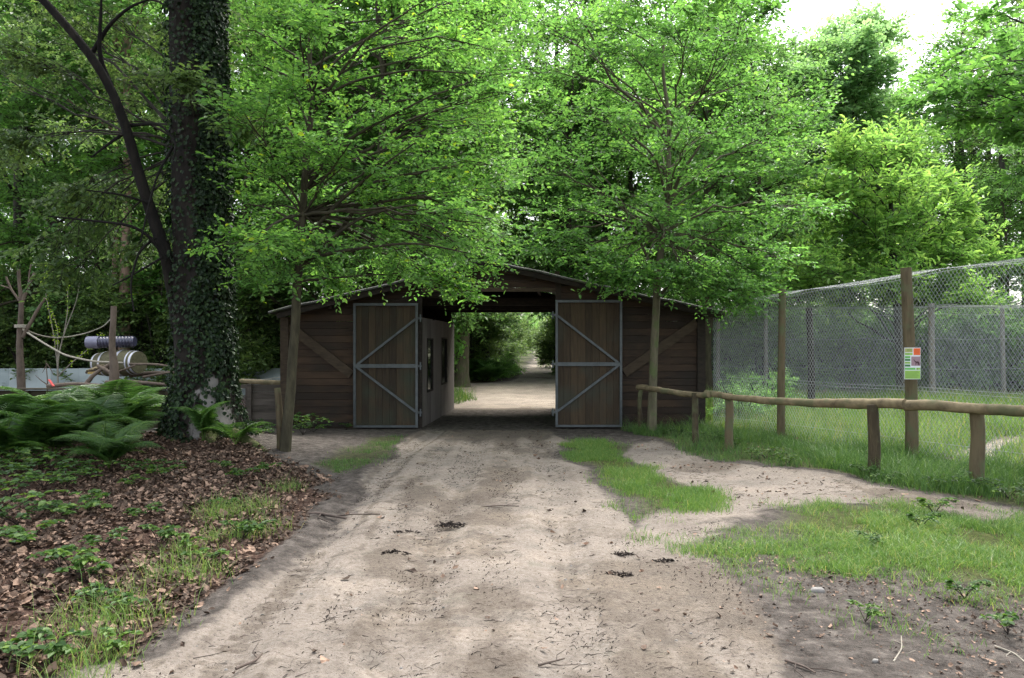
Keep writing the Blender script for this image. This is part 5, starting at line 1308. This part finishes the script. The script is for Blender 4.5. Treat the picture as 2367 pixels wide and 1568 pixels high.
x, y = pts_in([GRASS_RIGHT], 640000, (1.0, 8), (3.2, 8.6), edge=.42, wob=.8, dens=lambda x, y: (.04 + .96 * sst(.36, .58, fbm(x, y, .5, 4, 3))))
stuff(blades(x, y, .048 * (.6 + .9 * vn(x, y, .5, 4)), .0042, .9, .45, .28), 'grass', M['grass'], 'bright short grass patch at the right of the track', 'grass')
x, y = pts_in([GRASS_MID], 200000, (.7, 3.4), (6, 12.8), edge=.35, wob=.7, dens=lambda x, y: (.06 + .94 * sst(.36, .56, fbm(x, y, .5, 4, 7))))
stuff(blades(x, y, .050, .0055, .6, .5, .2), 'grass', M['grass'], 'tongue of short grass between the track and the footpath', 'grass')
x, y = pts_in([GRASS_LEFT], 90000, (-4, -1), (9, 14), dens=lambda x, y: .5 * sst(.35, .6, fbm(x, y, .5, 3, 7)))
stuff(blades(x, y, .035, .006, .6, .35, .2), 'grass', M['grass_shade'], 'thin dull grass on the soil left of the track before the shed', 'grass')
x, y = pts_in([VERGE], 420000, (2, 9), (4, 14.4), edge=.3, wob=.7, dens=lambda x, y: .12 + .88 * sst(.36, .56, fbm(x, y, .8, 3, 9)))
stuff(blades(x, y, .13 * (.3 + 1.3 * vn(x, y, .7, 4)), .0060, .7, .5, .28), 'grass', M['grass_shade'], 'rough uneven grass along the rail fence', 'grass')
x, y = pts_in([ENCL], 700000, (3.7, 17), (6, 24), dens=lambda x, y: (.25 + .75 * sst(.34, .52, fbm(x, y, 1.2, 3, 5))) * sst(.1, .6, linedist([(6.6, 11.0), (8.2, 12.6), (10.5, 14.2)], x, y)) * np.clip(16 / y - .5, .25, 1))
stuff(blades(x, y, .20 * (.5 + .9 * vn(x, y, 1.0, 4)), .011, .5, .6, .25), 'grass', M['grass'], 'lush grass inside the wire enclosure', 'grass')
tf = []
for p, y_, n in [(230, 1450, 420), (250, 1420, 120), (400, 1330, 160), (440, 1345, 120), (470, 1330, 120), (350, 1360, 90), (360, 1440, 90), (430, 1290, 200), (240, 1520, 120), (510, 1195, 300), (495, 1210, 250), (575, 1195, 200), (600, 1180, 200), (560, 1240, 200), (620, 1230, 150), (300, 1400, 90), (140, 1540, 120), (200, 1555, 160), (660, 1140, 200), (500, 1255, 150),
                 (1500, 1250, 160), (1715, 1330, 160), (1800, 1370, 120), (2230, 1390, 200), (2100, 1370, 120), (2060, 1440, 100), (1730, 1240, 100), (2150, 1490, 90), (2290, 1400, 160), (1960, 1440, 70)]:
    g = G(p, y_); sp = .10 if n < 350 else .15
    tf.append(np.stack([g[0] + R.normal(0, sp, n), g[1] + R.normal(0, sp * 1.2, n)], -1))
tf = np.concatenate(tf); kf = tf[:, 0] < 0
stuff(blades(tf[kf, 0], tf[kf, 1], .10, .0042, .7, .55, .2), 'grass', M['grass'], 'loose grass tufts in the dead leaves along the left edge of the track', 'grass')
stuff(blades(tf[~kf, 0], tf[~kf, 1], .05, .0042, .7, .5, .2), 'grass', M['grass'], 'scattered tiny grass tufts on the bare earth at right', 'grass')
# clearing edge greenery beyond the shed and forest floor greenery
x, y = pts_in([[(-1.6, 19.4), (-.9, 22), (-1.3, 26), (-6, 24.5), (-5, 19.3)], [(-8, 33), (0, 34), (.2, 60), (-8, 60)], [(3, 34), (10, 31), (12, 60), (4.5, 60)], [(1.2, 19.2), (1.7, 19.2), (2.6, 23), (2.1, 23)], [(-30, 26), (-6, 25.6), (-6, 30), (-30, 30)]], 260000, (-30, 12), (19, 60), dens=lambda x, y: sst(.4, .6, fbm(x, y, 1.1, 3, 5)))
stuff(blades(x, y, .22, .022, .5, .5, .2), 'ground_cover', M['grass'], 'patchy green ground cover around the clearing beyond the shed', 'ground cover')

# ------------------------------------------------------------------ dead leaves, twigs, stones


def dead(x, y, L, lift=.02, tv=.3, t0=.45):
    n = len(x); mb = MB(); a = R.uniform(0, 6.283, n); D = np.stack([np.cos(a), np.sin(a), R.normal(0, .35, n)], -1); Nn = np.array([0, 0, 1.0]) + R.normal(0, .40, (n, 3))
    P = np.stack([x, y, gz(x, y) + R.uniform(0.002, lift, n)], -1)
    D = nrm(D); S = nrm(np.cross(Nn, D)); N_ = np.cross(D, S); L = L * np.minimum(R.lognormal(-.15, .38, n), 1.7)
    T = np.array([(0, 0, .05), (.3, .33, .0), (.62, .28, .10), (1, 0, .16), (.66, -.30, .02), (.28, -.30, .12), (.45, .0, -.05)]); T = T[None] + R.normal(0, .07, (n, 7, 3))
    V = P[:, None] + L[:, None, None] * (T[..., 0:1] * D[:, None] + T[..., 1:2] * S[:, None] + T[..., 2:3] * N_[:, None]); b = (np.arange(n) * 7)[:, None]
    f = np.concatenate([b + np.array([[i, (i + 1) % 6, 6]]) for i in range(6)]); mb.add(V.reshape(-1, 3), f, np.repeat(np.clip(t0 + R.normal(0, tv, n), 0, 1), 7)); return mb


x, y = pts_in([LITTER], 150000, (-9, -1), (2.8, 13.5), edge=.35, dens=lambda x, y: .25 + .75 * sst(.3, .5, fbm(x, y, .5, 3, 4)))
stuff(dead(x, y, .048, .03, .26), 'leaf_litter', M['litter'], 'thick brown layer of dead leaves on the bank at left', 'leaf litter')
x, y = pts_in([FOOT, VERGE, TRACK], 9000, (-3, 9), (3, 14.3), edge=.3, wob=.2, dens=lambda x, y: np.clip(.12 + .9 * sst(.52, .68, fbm(x, y, .7, 3, 14)) * sst(.3, 1.8, x), 0, 1))
stuff(dead(x, y, .045, .012, .35, .5), 'scattered_leaves', M['litter'], 'dead leaves scattered over track, footpath and verge', 'leaf litter')
x = R.uniform(.8, 6.5, 9000); y = R.uniform(3.0, 6.0, 9000); k = R.random(9000) < sst(.7, 2.4, x) * (.2 + .8 * sst(.4, .6, fbm(x, y, .4, 3, 1)))
stuff(dead(x[k], y[k], .024, .010, .4, .5), 'scattered_leaves', M['litter'], 'faded leaf scraps on the dark earth at lower right', 'leaf litter')
x, y = pts_in([ENCL], 16000, (3.7, 12), (6, 18), dens=lambda x, y: sst(.50, .64, fbm(x, y, 1.2, 3, 15)) * sst(3.5, .5, -((x - 3.72) * -2.2 + (y - 14.45) * -1.05) / 2.4))
stuff(dead(x, y, .07, .07, .3, .6), 'scattered_leaves', M['litter'], 'dead leaves caught in the grass inside the enclosure', 'leaf litter')


def twigs(x, y, Lm, r):
    n = len(x); a = R.normal(0, .9, n) + (R.random(n) < .3) * 1.5; L = Lm * R.lognormal(0, .5, n); z = gz(x, y); mb = MB(); P0 = np.stack([x, y, z + r], -1)
    b = a + R.normal(0, .45, n); x1 = x + np.cos(a) * L * .5; y1 = y + np.sin(a) * L * .5; P1 = np.stack([x1, y1, gz(x1, y1) + r + R.uniform(0, .012, n)], -1); x2 = x1 + np.cos(b) * L * .5; y2 = y1 + np.sin(b) * L * .5; P2 = np.stack([x2, y2, gz(x2, y2) + r + R.uniform(0, .008, n)], -1)
    rr_ = r * R.uniform(.5, 1.5, n); t = np.clip(R.normal(.35, .25, n), 0, 1); prisms(mb, P0, P1, rr_, rr_ * .8, t, 0, 4); prisms(mb, P1, P2, rr_ * .8, rr_ * .4, t, 0, 4); return mb


n = 11000; x = R.uniform(-2.6, 6, n); y = 2.9 + 9.5 * R.random(n) ** 1.3; k = (sdf(TRACK, x, y) > .05) | (sdf(FOOT, x, y) > 0) | (sdf(LITTER, x, y) > 0); k &= R.random(n) < (.16 + .84 * sst(.46, .66, fbm(x, y, .5, 3, 11)))
stuff(twigs(x[k], y[k], .045, .0018), 'twig_litter', M['twig'], 'small dark twigs and bark crumbs strewn over the track', 'twigs')
n = 30000; x = R.uniform(-2.6, 6, n); y = 2.9 + 9.5 * R.random(n) ** 1.2; k = (sdf(TRACK, x, y) > 0) & (R.random(n) < sst(.44, .62, fbm(x, y, .6, 3, 31)) * .9 + .05)
stuff(twigs(x[k], y[k], .014, .0022), 'bark_crumbs', M['twig'], 'dark crumbs of bark and earth sprinkled on the sand', 'crumbs')
mb = MB(); n = 380; x = R.uniform(-2.4, 4, n); y = 2.9 + 7 * R.random(n) ** 1.2; k = sdf(TRACK, x, y) > 0; x = x[k]; y = y[k]
for a, b in zip(x, y):
    r = R.uniform(.003, .010) * (1.7 if R.random() < .06 else 1); th = np.linspace(0, 6.283, 7)[:-1]
    z = float(gz(a, b)); ring = np.stack([a + r * 1.3 * np.cos(th) * R.uniform(.8, 1.2, 6), b + r * np.sin(th) * R.uniform(.8, 1.2, 6), np.full(6, z - .002)], -1)
    top = np.stack([a + (ring[:, 0] - a) * .6, b + (ring[:, 1] - b) * .6, z + r * .5 + 0 * th], -1)
    V = np.concatenate([ring, top]); f = np.array([[i, (i + 1) % 6, 6 + (i + 1) % 6, 6 + i] for i in range(6)]); tt = R.random(); mb.add(V, f, tt); mb.add(top, np.array([[0, 1, 2, 3], [0, 3, 4, 5]]), tt)
stuff(mb, 'pebbles', M['stone'], 'pale pebbles and flakes pressed into the track', 'pebbles')
# single sticks and clumps that stand out
for pts, r, mt, lab in (([(705, 1190), (740, 1190), (770, 1198), (800, 1204)], .016, 'twig', 'broken rotten branch at the left edge of the track'),
                        ([(235, 1418), (300, 1405), (330, 1380), (350, 1360)], .010, 'palestick', 'pale curved stick in the dead leaves at lower left'),
                        ([(300, 1372), (360, 1362), (440, 1356)], .007, 'palestick', 'thin straight pale stick above the curved one at lower left'),
                        ([(285, 1300), (330, 1294), (405, 1292)], .005, 'logwood', 'thin orange-brown stick on the dead leaves at left'),
                        ([(545, 1548), (590, 1530), (606, 1512)], .008, 'twig', 'thin grey stick lying on the sand at the bottom left of the track'),
                        ([(2065, 1535), (2085, 1505), (2083, 1475)], .0045, 'palestick', 'pale bent stick on the dark earth at lower right'),
                        ([(2300, 1500), (2345, 1515), (2380, 1545)], .006, 'palestick', 'pale forked stick in the lower right corner'),
                        ([(1640, 1270), (1680, 1274), (1690, 1279)], .010, 'twig', 'dark short stick at the left tip of the right-hand grass patch'),
                        ([(1900, 1330), (1930, 1322), (1940, 1326)], .006, 'twig', 'thin twig lying in the right-hand grass patch'),
                        ([(1815, 1530), (1860, 1545), (1885, 1560)], .007, 'twig', 'twig on the bare earth near the bottom right of the track'),
                        ([(1100, 1175), (1150, 1170), (1200, 1172)], .006, 'twig', 'long thin twig across the middle of the track'),
                        ([(1245, 1540), (1290, 1528), (1305, 1524)], .006, 'twig', 'twig at the bottom centre of the track'),
                        ([(395, 1110), (430, 1120), (470, 1130)], .012, 'palestick', 'grey branch on the leaf bank below the old tree')):
    o = MB(); q = [G(a, b) for a, b in pts]; P = smooth_path([(a, b, float(gz(a, b)) + r * .9) for a, b in q], 14); tube(o, P, [r, r * .6], 7, .6, wob=.15)
    d = nrm(P[-1] - P[0]); s = np.cross(d, [0, 0, 1.0])
    for t_, sg_ in ((4, 1), (9, -1)): tube(o, [P[t_], P[t_] + (d * .7 + s * sg_) * r * 9, P[t_] + (d * 1.6 + s * sg_ * 1.2) * r * 13], [r * .5, r * .25], 5, .5)
    tag(o.build('fallen_stick', M[mt], smooth=True), lab, 'stick')
for p, y_, s, lab in ((912, 1278, .10, 'dark soil clod left of centre on the track'), (940, 1230, .08, 'small dark clod above the larger one on the track'), (1045, 1215, .11, 'flat clump of dark debris in the middle of the track'), (1440, 1283, .07, 'curled black leaf clump right of centre on the track'),
                      (1430, 1330, .09, 'clump of withered leaves on the right side of the track'), (1536, 1299, .07, 'dark lump lying level with the grass patch tip'), (1070, 1322, .07, 'little twiggy clump near the middle of the track'), (2070, 1222, .14, 'brown molehill-like tuft in the right-hand grass')):
    x, y = G(p, y_); n = 90
    o = MB(); a = R.uniform(0, 6.28, n); rr_ = s * np.sqrt(R.random(n)); xx = x + rr_ * np.cos(a) * 1.2; yy = y + rr_ * np.sin(a) * .6
    P = np.stack([xx, yy, gz(xx, yy) + R.uniform(0, .25, n) * (s - rr_)], -1); leaves(o, P, R.normal(0, 1, (n, 3)) * np.array([1, 1, .35]), R.normal(0, 1, (n, 3)) + np.array([0, 0, 1]), s * .4, .4, R.random(n) * .5)
    tag(o.build('debris_clump', M['twig']), lab, 'clump')
for p, y_, s, lab in ((1890, 1372, .045, 'pale flat broken stone at the lower edge of the grass patch'), (2025, 1535, .018, 'smooth pale stone near the bottom right corner')):
    x, y = G(p, y_); z = float(gz(x, y)); o = MB(); u = np.linspace(0.15, math.pi - .15, 7); P = np.stack([x - s * np.cos(u), np.full(7, y), np.full(7, z + .006)], -1)
    tube(o, P, s * .55 * np.sin(u) + .004, 9, .9, wob=.35); oo = o.build('stone', M['stone'], smooth=True); tag(oo, lab, 'stone')

# ------------------------------------------------------------------ daylight and camera
w = bpy.data.worlds.new('World'); sc.world = w; w.use_nodes = True
nt = w.node_tree; nt.nodes.clear()
sky = nt.nodes.new('ShaderNodeTexSky'); sky.sky_type = 'NISHITA'; sky.sun_disc = False
SUN_EL, SUN_AZ = math.radians(60), math.radians(25)          # azimuth from +Y towards +X
sky.sun_elevation = SUN_EL; sky.sun_rotation = SUN_AZ; sky.air_density = 1.0; sky.dust_density = 4.0; sky.ozone_density = 1.0
bg = nt.nodes.new('ShaderNodeBackground'); bg.inputs[1].default_value = 0.15
out = nt.nodes.new('ShaderNodeOutputWorld'); hs = nt.nodes.new('ShaderNodeHueSaturation'); hs.inputs['Saturation'].default_value = 0.35; hs.inputs['Value'].default_value = 1.05   # thin high cloud greys the blue
nt.links.new(sky.outputs[0], hs.inputs['Color']); nt.links.new(hs.outputs[0], bg.inputs[0]); nt.links.new(bg.outputs[0], out.inputs[0])
sl = bpy.data.lights.new('sun', 'SUN'); sl.energy = 1.25; sl.angle = math.radians(26); sl.color = (1.0, 0.96, 0.90)
so = bpy.data.objects.new('sun', sl); C.objects.link(so)
dv = Vector((math.sin(SUN_AZ) * math.cos(SUN_EL), math.cos(SUN_AZ) * math.cos(SUN_EL), math.sin(SUN_EL)))
so.rotation_euler = dv.to_track_quat('Z', 'Y').to_euler()
cam = bpy.data.cameras.new('camera'); co = bpy.data.objects.new('camera', cam); C.objects.link(co); sc.camera = co
co.location = (0, 0, EYE); co.rotation_euler = (math.pi / 2, 0, 0)
cam.sensor_width = 36; cam.lens = F / 2367 * 36; cam.shift_y = (HY - 784) / 2367; cam.clip_end = 3000; cam.clip_start = 0.05
sc.view_settings.view_transform = 'Standard'; sc.view_settings.look = 'None'; sc.view_settings.gamma = 1
sc.view_settings.exposure = 2.0
cy = sc.cycles
cy.max_bounces = 8; cy.diffuse_bounces = 5; cy.glossy_bounces = 2; cy.transmission_bounces = 6; cy.transparent_max_bounces = 4
cy.use_denoising = True; cy.denoising_prefilter = 'NONE'; cy.denoising_input_passes = 'RGB_ALBEDO_NORMAL'; cy.caustics_reflective = False; cy.caustics_refractive = False
sc.render.use_persistent_data = False
